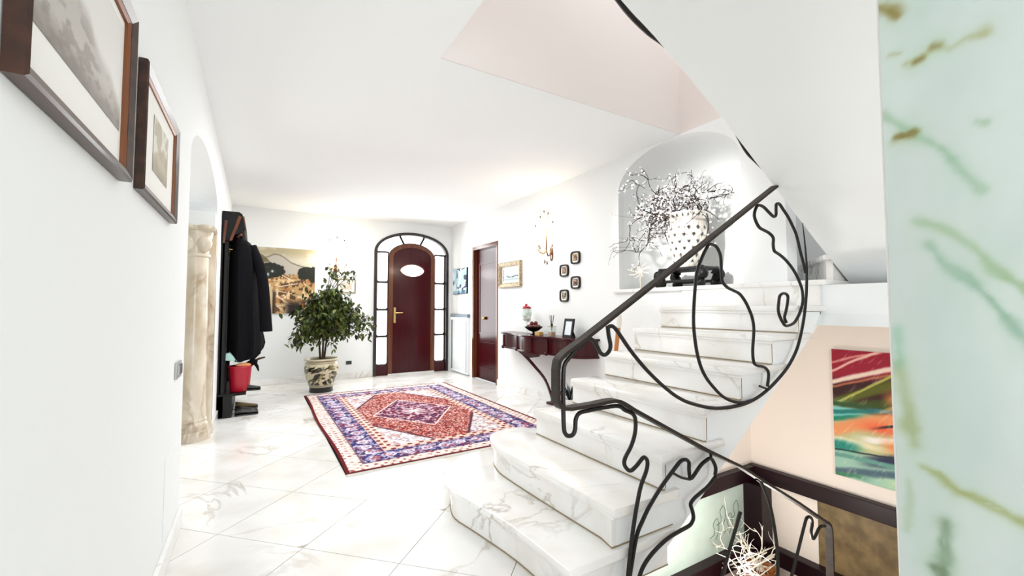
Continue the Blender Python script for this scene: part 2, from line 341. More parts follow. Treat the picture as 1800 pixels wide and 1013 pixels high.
# ---------------------------------------------------------------- front door
d1 = thing('door_1', (DC, YB, 0), 'arched dark red front door with glazed sidelights', None, kind='structure')
def archring(c, hw0, zs, rise0, w, n=24): return arch(c, hw0, zs, rise0, n), arch(c, hw0 - w, zs, rise0 - w, n)
o_, i_ = archring(DC, DH, 2.19, .38, .05)
out = [(DC - DH, 0)] + o_ + [(DC + DH, 0)]; inn = [(DC + DH - .05, 0)] + i_[::-1] + [(DC - DH + .05, 0)]
MB().prism(out + inn, XZ, YB - .03, YB + .12).build('frame', 'darkframe', d1, kind='structure')
LW, LZS, LR = .43, 2.10, .27         # half width of leaf with jambs, its spring and rise
o2, i2 = archring(DC, LW, LZS, LR, .075)
MB().prism([(DC - LW, .02)] + o2 + [(DC + LW, .02)] + [(DC + LW - .075, .02)] + i2[::-1] + [(DC - LW + .075, .02)], XZ, YB + .01, YB + .11).build('jamb', 'mahoganytrim', d1, kind='structure')
lf = [(DC - LW + .075, .02)] + i2 + [(DC + LW - .075, .02)]
eye = []
for k in range(28):
    t = 2 * PI * k / 28; eye.append((2.465 + .22 * math.cos(t), 1.875 + .108 * (abs(math.sin(t)) ** 1.25) * (1 if math.sin(t) >= 0 else -1)))
leaf = MB().prism([lf, eye], XZ, YB + .035, YB + .085).build('leaf', 'mahogany', d1, kind='structure')
MB().prism(eye, XZ, YB + .05, YB + .07).build('oval_window', 'pane', leaf)
er = [(2.465 + (p[0] - 2.465) * 1.09, 1.875 + (p[1] - 1.875) * 1.16) for p in eye]
MB().prism([er, eye], XZ, YB + .02, YB + .036).build('window_rim', 'mahoganytrim', leaf)
hp = MB().box(DC - LW + .095, YB + .018, .92, DC - LW + .135, YB + .036, 1.2).build('handle', 'brass', leaf, bevel=.006)
MB().tube([(DC - LW + .115, YB + .02, 1.10), (DC - LW + .115, YB - .035, 1.10), (DC - LW + .14, YB - .045, 1.10), (DC - LW + .24, YB - .045, 1.105)], .011, 8).build('lever', 'brass', leaf, smooth=True)
MB().box(DC - LW, YB, 0.0, DC + LW, YB + .12, .02).build('threshold', 'floor', d1, kind='structure')
for sgn in (-1, 1):
    xa, xb = sorted((DC + sgn * (DH - .05), DC + sgn * LW)); 
    MB().box(xa, YB + .01, .0, xb, YB + .1, .18).build('bottom_panel', 'mahogany', d1, kind='structure', bevel=.006)
    zs = [.18, .685, 1.16, 1.65, 2.19]
    for k in range(4):
        z0, z1 = zs[k] + .012, zs[k + 1] - .012
        MB().box(xa + .006, YB + .05, z0, xb - .006, YB + .06, z1).build('pane', 'pane', d1, bevel=.0)
        MB().box(xa, YB + .02, z1, xb, YB + .09, z1 + .024).build('glazing_bar', 'darkframe', d1, kind='structure')
        MB().prism([[(xa, z0 - .012), (xb, z0 - .012), (xb, z1 + .012), (xa, z1 + .012)], [(xa + .018, z0 + .024), (xa + .04, z0 + .004), (xb - .04, z0 + .004), (xb - .018, z0 + .024), (xb - .018, z1 - .006), (xa + .018, z1 - .006)]], XZ, YB + .035, YB + .085).build('pane_frame', 'darkframe', d1, kind='structure')
    
# transom: three arched panes and two bars
def between(t): # outer and inner arch points for angle t (pi..0)
    a = (DC + (DH - .05) * math.cos(t), 2.19 + (.33) * math.sin(t)); b = (DC + LW * math.cos(t), LZS + .09 * math.sin(t) * 0 + LR * math.sin(t)); return a, b
for k, (t0, t1) in enumerate(((PI * .985, PI * .625), (PI * .605, PI * .395), (PI * .375, PI * .015))):
    pa = [between(t0 + (t1 - t0) * q / 10)[0] for q in range(11)]; pb = [between(t0 + (t1 - t0) * q / 10)[1] for q in range(11)]
    MB().prism(pa + pb[::-1], XZ, YB + .05, YB + .06).build('pane', 'pane', d1)
for t in (PI * .615, PI * .385):
    (ax, az), (bx, bz) = between(t); MB().tube([(ax, YB + .06, az), (bx, YB + .06, bz)], .022, 6).build('glazing_bar', 'darkframe', d1, kind='structure')
inner_o = [between(PI - PI * q / 24)[1] for q in range(25)]
MB().strip([(p[0], YB + .06, p[1]) for p in inner_o], (0, 1, 0), .06, .024).build('inner_arch_bar', 'darkframe', d1, kind='structure')
# daylight that comes in by the glazing
# ---------------------------------------------------------------- side door
d2 = thing('door_2', (XR, 6.24, 0), 'narrow polished red-brown door in the wall beside the console', None, kind='structure')
MB().prism([(5.795, 0), (5.795, 2.24), (6.69, 2.24), (6.69, 0), (6.64, 0), (6.64, 2.18), (5.845, 2.18), (5.845, 0)], YZ, XR - .012, XR + .14).build('frame', 'mahoganytrim', d2, kind='structure', bevel=.004)
lf2 = MB().box(XR + .055, 5.845, .005, XR + .095, 6.64, 2.18).build('leaf', 'mahogany', d2, kind='structure')
for z0, z1 in ((.18, .62), (.75, 1.95)): MB().prism([[(5.94, z0), (6.54, z0), (6.54, z1), (5.94, z1)], [(5.97, z0 + .03), (6.51, z0 + .03), (6.51, z1 - .03), (5.97, z1 - .03)]], YZ, XR + .048, XR + .06).build('panel_moulding', 'mahogany', lf2)
MB().ball((XR + .03, 6.33, 1.02), .03).tube([(XR + .03, 6.33, 1.02), (XR + .06, 6.33, 1.02)], .012).build('knob', 'brass', lf2, smooth=True)

# ---------------------------------------------------------------- marble staircase
st = thing('marble_staircase', (1.0, 1.9, 0), 'white marble staircase with two rounded bottom steps rising to the arched niche', 'staircase')
RZ = .173; NX = [.985 + .315 * k for k in range(8)]; NX[7] = 3.18
body = [(1.3, 0)]
for k in range(2, 9): body += [(NX[k - 1] + .05, RZ * (k - 1) - .04), (NX[k - 1] + .05, RZ * k - .04)]
body += [(3.21, RZ * 8 - .04), (3.21, 1.10), (1.55, 0)]
MB().prism(body, XZ, 1.38, 2.42).build('stringer', 'wall', st, label='white plastered side and underside of the flight')
out1 = [(1.385, 1.352), (1.07, 1.352), (1.055, 1.76), (1.0, 2.1), (.968, 2.28), (.99, 2.41), (1.065, 2.58), (1.18, 2.71), (1.33, 2.785), (1.5, 2.79), (1.63, 2.72), (1.70, 2.55), (1.70, 2.2), (1.70, 1.352)]
out2 = [(1.69, 1.352), (1.315, 1.352), (1.295, 1.8), (1.285, 2.25), (1.30, 2.40), (1.345, 2.53), (1.43, 2.615), (1.55, 2.645), (1.67, 2.61), (1.73, 2.5), (1.74, 2.3), (1.74, 1.352)]
def dense(p, n=3):
    return [q for q in smooth_path(p, n)]
def inset(p, d, c):
    r = []
    for i in range(len(p)):
        a, b = np.array(p[i - 1]), np.array(p[(i + 1) % len(p)]); t = (b - a) / np.linalg.norm(b - a); nn = np.array([-t[1], t[0]])
        if np.dot(nn, np.array(c) - np.array(p[i])) < 0: nn = -nn
        r.append(tuple(np.array(p[i]) + nn * d))
    return r
for k, (o, c) in enumerate(((out1, (1.35, 2.0)), (out2, (1.52, 2.0)))):
    z = RZ * (k + 1); crv = [o[0], o[1]] + dense(o[1:-3], 4)[1:] + o[-3:]
    MB().prism(crv, XY, z - .036, z).build('tread', 'stair', st, bevel=.011, smooth=True)
    ins = inset(crv, .03, c); ins = [(max(x, 0), max(y, 1.38)) for x, y in ins]
    MB().prism(ins, XY, RZ * k, z - .036).build('riser', 'stair', st)
    MB().prism([(max(x, 0), max(y, 1.378)) for x, y in inset(crv, .027, c)], XY, RZ * k + .0005, RZ * k + .006).build('joint_shade', 'joint_shade', st)  # tan joint line, also painting in the shade at the riser foot
    MB().prism(inset(crv, .014, c), XY, z - .052, z - .034).build('nosing_moulding', 'stair', st, bevel=.005)
for k in range(3, 8):
    x = NX[k - 1]; z = RZ * k; xe = NX[k] + .05
    MB().prism([(x, 1.352), (xe + .12, 1.352), (xe + .12, 1.38), (xe, 1.38), (xe, 2.42), (x + .03, 2.44), (x, 2.41)] if k < 7 else [(x, 1.352), (xe, 1.352), (xe, 2.42), (x + .03, 2.44), (x, 2.41)], XY, z - .036, z).build('tread', 'stair', st, bevel=.011, smooth=True)
    MB().box(x + .03, 1.379, RZ * (k - 1), x + .05, 2.421, z - .036).build('riser', 'stair', st)
    MB().box(x + .027, 1.377, RZ * (k - 1) + .0005, x + .045, 2.423, RZ * (k - 1) + .006).build('joint_shade', 'joint_shade', st)  # tan riser joint that doubles as a painted shadow line
    MB().box(x + .0495, 1.3775, RZ * (k - 1) + .006, x + .0535, 1.385, z - .052).build('joint_shade', 'joint_shade', st)
    MB().box(x + .014, 1.364, z - .052, x + .04, 2.43, z - .034).build('nosing_moulding', 'stair', st, bevel=.005)
# landing, its ledge along the niche and the turning steps behind the wall's end
MB().prism([(3.18, 1.33), (4.2, 1.33), (4.2, 1.9), (3.225, 1.9), (3.225, 3.28), (3.18, 3.28)], XY, ZL - .036, ZL).build('landing_ledge', 'stair', st, bevel=.011, smooth=True)
MB().box(3.198, 1.378, RZ * 7, 3.209, 2.438, ZL - .036).build('riser', 'stair', st)
MB().prism([(3.13, 1.085), (4.2, 1.085), (4.2, 1.23), (4.2, ZL - .036), (3.22, ZL - .036), (3.22, 1.16)], XZ, .26, 2.44).build('landing_slab', 'wall', st)
MB().prism([(3.29, 1.385), (3.96, 1.86), (4.2, 1.95), (4.2, 1.335), (3.29, 1.335)], XY, RZ * 9 - .036, RZ * 9).build('tread', 'stair', st, bevel=.01, smooth=True)
MB().prism([(3.34, 1.39), (3.98, 1.83), (4.2, 1.92), (4.2, 1.345), (3.33, 1.345)], XY, ZL, RZ * 9 - .036).build('riser', 'stair', st)
MB().prism([(3.33, 1.345), (4.2, 1.345), (4.2, .26), (3.33, .26)], XY, RZ * 9, RZ * 10).build('riser', 'stair', st)
# upper return flight: one plastered slab with stepped top
soff = [(4.2, 1.085), (3.744, 1.251), (3.42, 1.432), (3.091, 1.615), (2.72, 1.835), (2.358, 2.050), (2.08, 2.215), (1.802, 2.362), (1.58, 2.475), (1.359, 2.572), (.955, 2.745)]
top = [(.955, 3.05)]; xs = 1.20; z = 3.05
while xs < 3.3: top += [(xs, z), (xs, z - RZ)]; z -= RZ; xs += .315
top += [(4.2, z)]
struct('stair_flight', MB().prism(soff[::-1] + top[::-1], XZ, .26, 1.33), 'wall')
# flight down to the cellar
dn = thing('cellar_staircase', (1.4, .8, -1.73), 'white marble steps going down below the iron railing', 'staircase')
for k in range(9):
    x = 1.4 + .27 * k; MB().box(x, .27, -1.73 if k == 9 else -1.73, x + .27, 1.33, -.173 * (k + 1)).build('step', 'stair', dn)

# ---------------------------------------------------------------- railings
RAIL = dict(
handrail=[(2.599,1.910),(2.155,1.652),(1.639,1.360),(1.304,1.168),(1.116,1.065),(1.036,1.024),(1.003,0.997),(0.994,0.961),(0.994,0.875),(0.996,0.840),(1.015,0.816),(1.057,0.807),(1.173,0.808),(1.282,0.812),(1.331,0.800),(1.398,0.763),(1.652,0.632),(1.900,0.505),(2.180,0.373),(2.387,0.255),(2.737,0.062),(3.013,-0.101),(3.105,-0.158),(3.121,-0.243),(3.105,-0.473)],
inner=[(1.264,1.123),(1.270,1.082),(1.279,1.044),(1.272,1.018),(1.247,1.003),(1.222,1.014),(1.203,1.043),(1.185,1.064),(1.161,1.070),(1.110,1.043),(1.058,1.001),(1.036,0.976),(1.030,0.936),(1.029,0.849),(1.031,0.740),(1.039,0.711),(1.056,0.700),(1.076,0.703),(1.087,0.723),(1.090,0.758),(1.105,0.779),(1.143,0.785),(1.308,0.786),(1.357,0.763),(1.404,0.741),(1.421,0.712),(1.417,0.656),(1.392,0.605),(1.357,0.563),(1.353,0.533),(1.383,0.504),(1.418,0.514),(1.460,0.542),(1.478,0.542),(1.492,0.522),(1.484,0.484),(1.443,0.412),(1.399,0.258),(1.370,0.103),(1.365,0.057)],
arc=[(1.271,1.120),(1.306,1.112),(1.396,1.014),(1.493,0.924),(1.607,0.838),(1.704,0.779),(1.807,0.738),(1.979,0.696),(2.172,0.684),(2.326,0.700),(2.480,0.746),(2.653,0.831),(2.761,0.914),(2.825,0.996),(2.888,1.132),(2.925,1.272),(2.942,1.440),(2.930,1.592),(2.905,1.747)],
loop=[(2.463,0.757),(2.478,0.819),(2.467,0.848),(2.428,0.870),(2.367,0.881),(2.335,0.901),(2.327,0.966),(2.343,1.074),(2.334,1.133),(2.309,1.180),(2.268,1.232),(2.217,1.272),(2.161,1.289),(2.107,1.305),(2.068,1.334),(2.060,1.378),(2.058,1.458),(2.040,1.495),(2.012,1.516),(1.965,1.519),(1.932,1.487),(1.903,1.448),(1.870,1.393),(1.851,1.336),(1.828,1.155),(1.837,1.036),(1.865,0.935),(1.911,0.859),(1.982,0.794),(2.047,0.748),(2.123,0.716),(2.219,0.697),(2.309,0.699)],
hook=[(2.457,0.745),(2.384,0.768)],
leaf=[(2.682,1.111),(2.664,1.142),(2.686,1.185),(2.709,1.253),(2.697,1.276),(2.659,1.282),(2.621,1.268),(2.607,1.235),(2.598,1.185),(2.614,1.146),(2.644,1.112),(2.680,1.091),(2.759,1.103),(2.807,1.133),(2.850,1.178),(2.881,1.237),(2.878,1.307),(2.847,1.358),(2.809,1.402),(2.752,1.448),(2.683,1.488),(2.621,1.512),(2.573,1.528),(2.563,1.564),(2.565,1.604),(2.524,1.627),(2.471,1.639),(2.425,1.650),(2.393,1.679),(2.377,1.713),(2.390,1.750),(2.420,1.776),(2.472,1.773),(2.530,1.747),(2.577,1.729),(2.602,1.742),(2.605,1.782),(2.612,1.807),(2.644,1.811),(2.686,1.782),(2.736,1.746),(2.786,1.696),(2.830,1.641),(2.872,1.542),(2.902,1.477),(2.926,1.414)],
stem=[(1.372,0.055),(1.383,0.098),(1.419,0.222),(1.458,0.279),(1.502,0.329),(1.577,0.394),(1.680,0.464),(1.716,0.484),(1.749,0.485),(1.773,0.468),(1.773,0.436),(1.780,0.395),(1.801,0.396),(1.858,0.436),(1.898,0.451),(1.938,0.457),(1.965,0.430),(1.978,0.400),(1.972,0.368)],
tie=[(1.667,0.436),(1.718,0.408),(1.779,0.387)],
tiefour=[(1.940,0.493),(1.943,0.456)],
branch=[(1.426,0.038),(1.454,0.081),(1.498,0.114),(1.557,0.141),(1.621,0.160),(1.700,0.170),(1.765,0.176),(1.790,0.188),(1.799,0.207),(1.792,0.240),(1.780,0.272),(1.806,0.292),(1.854,0.308),(1.916,0.327),(1.976,0.361)],
bow=[(2.333,0.278),(2.381,0.241),(2.449,0.125),(2.494,-0.015),(2.520,-0.176),(2.513,-0.309)],
crown=[(2.650,-0.352),(2.733,-0.225),(2.827,-0.081),(2.856,-0.055),(2.896,-0.065),(2.914,-0.103),(2.897,-0.149),(2.909,-0.189),(2.936,-0.193),(3.003,-0.149),(3.068,-0.159)],
foot=[(2.004,-0.146),(2.049,-0.067),(2.117,0.043),(2.180,0.141)],
)
YR = 1.33
rl = thing('stair_railing', (1.02, YR, .7), 'black wrought-iron stair railing with looping leaf scrolls and a bronzed handrail', 'railing')
hr = RAIL['handrail']
hp_ = [hr[0], hr[2], hr[4]] + smooth_path(hr[5:8], 4) + smooth_path(hr[8:12], 4) + smooth_path(hr[12:16], 3) + hr[16:21] + smooth_path(hr[21:24], 3) + [(3.115, -.9)]
MB().strip([(x, YR, z) for x, z in hp_], (0, 1, 0), .042, .014).build('handrail', 'rail', rl)
for nm, r in (('inner', .0088), ('arc', .0088), ('loop', .0082), ('hook', .006), ('leaf', .0085), ('stem', .0088), ('tie', .006), ('tiefour', .007), ('branch', .0088), ('bow', .0088), ('crown', .0088), ('foot', .0088)):
    p = [(x, YR, z) for x, z in smooth_path(RAIL[nm], 4)]
    rr = r if nm != 'arc' else [r * min(1, .25 + (len(p) - 1 - i) / 14) for i in range(len(p))]
    MB().tube(p, rr, 8).build('iron_scroll' if nm not in ('hook', 'tie', 'tiefour') else 'iron_tie', 'iron', rl, smooth=True)
MB().tube([(1.03, YR, .87), (.995, YR, .87)], .007).build('iron_tie', 'iron', rl)
MB().tube([(1.367, YR, .07), (1.375, YR, .02), (1.385, YR, -.12)], .011, 8).build('post', 'iron', rl, smooth=True)
up = thing('upper_stair_railing', (1.3, 1.37, 2.6), 'black curved iron rod showing along the edge of the upper flight', 'railing')
MB().tube([(x - .008, 1.37, z - .004) for x, z in smooth_path([(.97, 2.93), (1.263, 2.70), (1.393, 2.610), (1.48, 2.562), (1.594, 2.522), (1.716, 2.498), (1.926, 2.428), (2.191, 2.281), (2.321, 2.165), (2.369, 2.119), (2.419, 2.085), (2.487, 2.058), (2.667, 1.992), (2.85, 1.95)], 5)], .012, 8).build('iron_scroll', 'iron', up, smooth=True)
for x, z in ((1.25, 2.98), (1.88, 2.6), (2.5, 2.26), (3.1, 1.9)):
    MB().tube([(x, 1.345, z - .16), (x, 1.345, z + .75)], .009, 6).build('baluster', 'iron', up)
MB().strip([(1.0, 1.345, 3.86), (3.15, 1.345, 2.63)], (0, 1, 0), .042, .014).build('handrail', 'rail', up)

# ---------------------------------------------------------------- green marble pillar in front
mp_ = thing('marble_pillar', (1.1, -.3, 0), 'pale green veined marble pillar standing closest, beside the stairs', 'pillar')
VE = [  # veins as polylines on the face (y, z, half-width, strength)
 ([(0.303, 1.737),(0.290, 1.723),(0.281, 1.707)], 0.0100, 0.95, (120, 96, 32)),
 ([(0.271, 1.619),(0.255, 1.618),(0.231, 1.628),(0.217, 1.616),(0.198, 1.624),(0.179, 1.621)], 0.0070, 0.60, (150, 140, 80)),
 ([(0.260, 1.616),(0.251, 1.618)], 0.0060, 0.90, (110, 86, 24)),
 ([(0.236, 1.630),(0.229, 1.628)], 0.0070, 0.90, (110, 86, 24)),
 ([(0.293, 1.645),(0.278, 1.641)], 0.0060, 0.50, (150, 140, 80)),
 ([(0.305, 1.542),(0.263, 1.493),(0.229, 1.455),(0.211, 1.417),(0.190, 1.380)], 0.0070, 0.65, (120, 158, 124)),
 ([(0.289, 1.496),(0.272, 1.494),(0.266, 1.496)], 0.0070, 0.95, (112, 92, 30)),
 ([(0.265, 1.345),(0.234, 1.328),(0.202, 1.294),(0.180, 1.256),(0.147, 1.221)], 0.0080, 0.65, (130, 158, 112)),
 ([(0.252, 1.304),(0.236, 1.270),(0.210, 1.245),(0.187, 1.213),(0.171, 1.184),(0.150, 1.142)], 0.0080, 0.70, (110, 150, 126)),
 ([(0.297, 1.102),(0.291, 1.064),(0.287, 1.026),(0.285, 0.994),(0.280, 0.971)], 0.0110, 0.75, (140, 150, 96)),
 ([(0.297, 1.161),(0.295, 1.102)], 0.0080, 0.60, (120, 170, 146)),
 ([(0.271, 0.937),(0.253, 0.931),(0.231, 0.912),(0.203, 0.907),(0.181, 0.899),(0.159, 0.888)], 0.0070, 0.90, (128, 130, 52)),
 ([(0.246, 0.859),(0.250, 0.826),(0.248, 0.805),(0.255, 0.770)], 0.0090, 0.80, (96, 120, 92)),
 ([(0.262, 0.781),(0.252, 0.781),(0.252, 0.770)], 0.0080, 0.80, (70, 90, 60)),
 ([(0.290, 0.907),(0.289, 0.874),(0.295, 0.825)], 0.0060, 0.40, (140, 160, 120)),
 ([(0.190, 1.488),(0.181, 1.482)], 0.0050, 0.50, (120, 150, 110)),
]
def pillar_col(u, v):
    y = .305 - u * .62; z = -.0 + v * 2.75; c = base(u, (190, 199, 195))
    c = lay(c, .55 * sst(.45, .75, fbm(y * 7, z * 3.5, 3)), (202, 212, 208)); c = lay(c, .45 * sst(.5, .8, fbm(y * 9 + 3, z * 5, 9)), (174, 192, 184))
    wob = (fbm(y * 40, z * 40, 5) - .5) * .012
    for pts, w, st_, col in VE:
        d = np.full(len(u), 9.0); pr_ = np.zeros(len(u)); tot = len(pts) - 1
        for i in range(tot):
            a, b = np.array(pts[i]), np.array(pts[i + 1]); ab = b - a; L2 = (ab ** 2).sum()
            t = np.clip(((y - a[0]) * ab[0] + (z - a[1]) * ab[1]) / L2, 0, 1); dd = np.hypot(y - a[0] - t * ab[0], z - a[1] - t * ab[1])
            m = dd < d; d = np.where(m, dd, d); pr_ = np.where(m, (i + t) / tot, pr_)
        ww = w * (.5 + .9 * fbm(y * 30 + 7, z * 30, 2))
        c = lay(c, st_ * np.exp(-((d + wob) / ww) ** 2) * (.45 + .8 * fbm(z * 18, y * 18, 4)), col)
        c = lay(c, st_ * .25 * np.exp(-((d + wob) / (ww * 3.2)) ** 2), (168, 192, 160))
    return c
MB().prism([(.954, .305), (1.25, .305), (1.25, -.6), (.954, -.6)], XY, 0, 4.6).build('core', 'white', mp_, bevel=.004)
flat_picture('facing_slab', (.949, .299, 0), (0, -.62, 0), (0, 0, 2.75), pillar_col, 260, 760, mp_, 'glossy')
flat_picture('facing_slab', (.949, .299, 2.75), (0, -.62, 0), (0, 0, 1.85), lambda u, v: base(u, (190, 199, 195)), 3, 3, mp_, 'glossy')

# ---------------------------------------------------------------- passage column
cl = thing('marble_column', (-.48, 4.86, 0), 'beige veined marble column with rounded capital in the arched passage', 'column')
MB().prism([(-.625, 4.945), (-.335, 4.945), (-.335, 5.028), (-.625, 5.028)], XY, 0, 1.9).build('pilaster', 'column', cl, bevel=.006)
MB().lathe([(.118, .20), (.112, .35), (.106, 1.0), (.098, 1.66)], (-.485, 4.875, 0), 28).build('shaft', 'column', cl, smooth=True)
MB().lathe([(.150, 0), (.150, .085), (.138, .09), (.142, .12), (.128, .15), (.118, .165), (.124, .18), (.116, .20)], (-.485, 4.875, 0), 28).build('base', 'column', cl, smooth=True)
MB().lathe([(.10, 1.66), (.112, 1.67), (.112, 1.69), (.10, 1.70), (.105, 1.78), (.125, 1.86), (.13, 1.90)], (-.485, 4.875, 0), 28).build('capital', 'column', cl, smooth=True)
for sx in (-1, 1): MB().ball((-.485 + sx * .062, 4.80, 1.79), .066, 14, 10, 1, .8, 1.35).build('scroll_leaf', 'column', cl, smooth=True)
MB().box(-.63, 4.74, 1.90, -.335, 5.028, 1.945).build('abacus', 'column', cl, bevel=.01)
for sx in (-1, 1): MB().ball((-.485 + sx * .07, 4.745, 1.93), .045, 12, 8, 1.3, .5, .55).build('scroll_rosette', 'column', cl, smooth=True)
MB().box(-.625, 4.76, 1.945, -.338, 5.028, 2.08).build('impost_block', 'ceil', cl)

# ---------------------------------------------------------------- hall stand with coats
hs = thing('hall_stand', (-.2, 6.1, 0), 'dark carved wooden hall stand with a sloping cornice against the wall', 'coat stand')
MB().box(XL + .004, 5.60, .02, XL + .034, 6.62, 2.12).build('back_panel', 'ebony', hs)
for y in (5.60, 6.56): MB().box(XL + .004, y, 0, XL + .07, y + .06, 2.12).build('side_post', 'ebony', hs, bevel=.012)
MB().box(XL + .004, 5.60, .0, -.20, 6.62, .04).box(XL + .004, 5.60, .04, -.20, 6.62, .235).build('bench_box', 'ebony', hs)
MB().box(XL + .004, 5.585, .235, -.07, 6.635, .262).build('bench_top', 'ebony', hs, bevel=.008)
cor = MB().prism([(XL + .004, 1.93), (XL + .06, 1.93), (XL + .10, 1.98), (-.125, 2.04), (-.118, 2.07), (-.15, 2.235), (-.18, 2.255), (XL + .004, 2.255)], XZ, 5.57, 6.65).build('cornice', 'ebony', hs, bevel=.006)
for z0, z1, xa, xb in ((2.045, 2.215, -.118, -.145), (1.965, 2.02, -.2, -.16)):
    MB().prism([(xa + .0, z0 + .01), (xa + .012, z0 + .01), (xb + .012, z1), (xb, z1)], XZ, 5.575, 6.645).build('cornice_moulding', 'mahoganytrim', cor, bevel=.003)
MB().prism([(XL + .075, 1.93), (XL + .10, 1.93), (-.155, 2.20), (-.185, 2.215)], XZ, 5.560, 5.572).build('side_moulding', 'mahoganytrim', cor)
MB().prism([(XL + .015, 1.90), (XL + .035, 1.90), (XL + .055, 2.15), (XL + .03, 2.15)], XZ, 5.560, 5.572).build('side_moulding', 'mahoganytrim', cor)
for y in (5.72, 5.95, 6.2, 6.45): MB().tube([(XL + .03, y, 1.86), (XL + .12, y, 1.85), (XL + .15, y, 1.90)], .009, 7).build('hook', 'brass', hs, smooth=True)
def coat(loc, label, m, zs, sleeve, group=None):
    """hanging coat: rows (z, x_front, y0, y1) with folds"""
    r = thing('coat', loc, label, 'coat'); vs = []; n = 40
    for i, (z, xf, y0, y1) in enumerate(zs):
        yc = (y0 + y1) / 2; hw = (y1 - y0) / 2; xb = XL + .075; t = i / (len(zs) - 1)
        for j in range(n):
            a = 2 * PI * j / n; f = 1 + (.10 * t) * math.sin(7 * a + loc[1] * 9) + .05 * t * math.sin(13 * a + 2)
            vs.append(((xb + xf) / 2 + (xf - xb) / 2 * math.cos(a) * f, yc + hw * math.sin(a) * f, z + (.012 * math.sin(5 * a) if i == len(zs) - 1 else 0)))
    fs = [(i * n + j, i * n + (j + 1) % n, (i + 1) * n + (j + 1) % n, (i + 1) * n + j) for i in range(len(zs) - 1) for j in range(n)] + [tuple(range(n)), tuple((len(zs) - 1) * n + j for j in range(n))]
    MB().add(vs, fs).build('body', m, r, smooth=True)
    for pts, rad in sleeve: MB().tube(smooth_path(pts, 4), [rad[0] + (rad[1] - rad[0]) * i / (4 * (len(pts) - 1)) for i in range(4 * (len(pts) - 1) + 1)], 14).build('sleeve', m, r, smooth=True)
    z, xf, y0, y1 = zs[0]
    MB().tube([(xf - .16, y0 + .03, z - .02), (xf - .05, (y0 + y1) / 2 - .09, z + .015), (xf - .04, (y0 + y1) / 2 + .09, z + .015), (xf - .16, y1 - .03, z - .02)], .032, 8).build('collar', m, r, smooth=True)
    return r
coat((-.18, 5.82, .5), 'long black wool coat hanging on the front hooks of the hall stand', 'black',
     [(1.985, -.12, 5.72, 5.92), (1.95, -.075, 5.68, 6.0), (1.88, -.02, 5.63, 6.06), (1.7, .0, 5.61, 6.08), (1.4, .015, 5.61, 6.09), (1.1, .03, 5.61, 6.1), (.8, .055, 5.62, 6.1), (.66, .045, 5.63, 6.08), (.60, -.01, 5.64, 6.06)],
     [([(-.06, 5.74, 1.9), (.045, 5.70, 1.6), (.085, 5.67, 1.25), (.105, 5.66, .99), (.108, 5.66, .925)], (.055, .066))])
coat((-.18, 6.3, .5), 'dark charcoal jacket hanging behind the long black coat', 'navy',
     [(1.96, -.13, 6.26, 6.42), (1.9, -.06, 6.22, 6.5), (1.7, .0, 6.20, 6.54), (1.4, .05, 6.19, 6.56), (1.0, .06, 6.19, 6.56), (.75, .11, 6.19, 6.56), (.68, .09, 6.2, 6.54), (.55, .0, 6.22, 6.5)],
     [([(-.05, 6.28, 1.86), (.05, 6.25, 1.5), (.09, 6.24, 1.2), (.10, 6.24, 1.02)], (.06, .062))])
bk = thing('bucket', (-.135, 5.74, .262), 'shiny red bucket on the hall stand bench under the coats', 'bucket')
MB().lathe([(.088, .262), (.095, .275), (.112, .52), (.118, .53), (.118, .545), (.105, .54), (.10, .50), (.02, .45)], (-.135, 5.74, 0), 26).build('body', 'red', bk, smooth=True)
MB().tube([(-.135 + .118 * math.cos(a), 5.74 + .118 * math.sin(a), .535) for a in np.linspace(0, 2 * PI, 25)], .006, 6, False).build('rim', 'red', bk, smooth=True)
cap_ = MB().ball((-.105, 5.68, .555), .07, 14, 8, 1.1, .7, .35).build('folded_cloth', 'orange', smooth=True, label='small tan cloth lying on the rim of the red bucket', cat='cloth', loc=(-.105, 5.68, .53))
hb = thing('shopping_bag', (-.265, 5.68, .262), 'limp black cloth bag standing on the bench behind the red bucket', 'bag')
MB().prism([(-.318, .264), (-.262, .264), (-.262, .56), (-.275, .615), (-.318, .60)], XZ, 5.615, 5.78).build('body', 'black', hb, bevel=.012)
MB().tube(smooth_path([(-.30, 5.63, .59), (-.30, 5.64, .70), (-.30, 5.72, .71), (-.30, 5.75, .59)], 4), .006, 6).build('handle', 'black', hb, smooth=True)
tc = MB().prism([(-.275, .618), (-.17, .605), (-.155, .585), (-.20, .66), (-.235, .70), (-.27, .695)], XZ, 5.628, 5.70).build('scarf', 'teal', bevel=.008, label='pale teal scarf draped over the black bag below the long coat', cat='scarf', loc=(-.22, 5.66, .61))
um = thing('umbrella', (-.09, 5.80, .40), 'dark folded umbrella leaning out of the red bucket', 'umbrella')
MB().tube([(-.13, 5.78, .40), (-.05, 5.76, .55), (.0, 5.75, .585), (.03, 5.74, .575)], [.03, .04, .036, .012], 9).build('canopy', 'black', um, smooth=True)
MB().tube([(-.02, 5.755, .58), (.05, 5.74, .61), (.105, 5.73, .625)], [.010, .012, .009], 8).build('handle', 'walnut', um, smooth=True)
MB().tube([(-.0, 5.74, .575), (.03, 5.735, .52), (.045, 5.73, .47)], [.022, .016, .006], 7).build('fold', 'black', um, smooth=True)
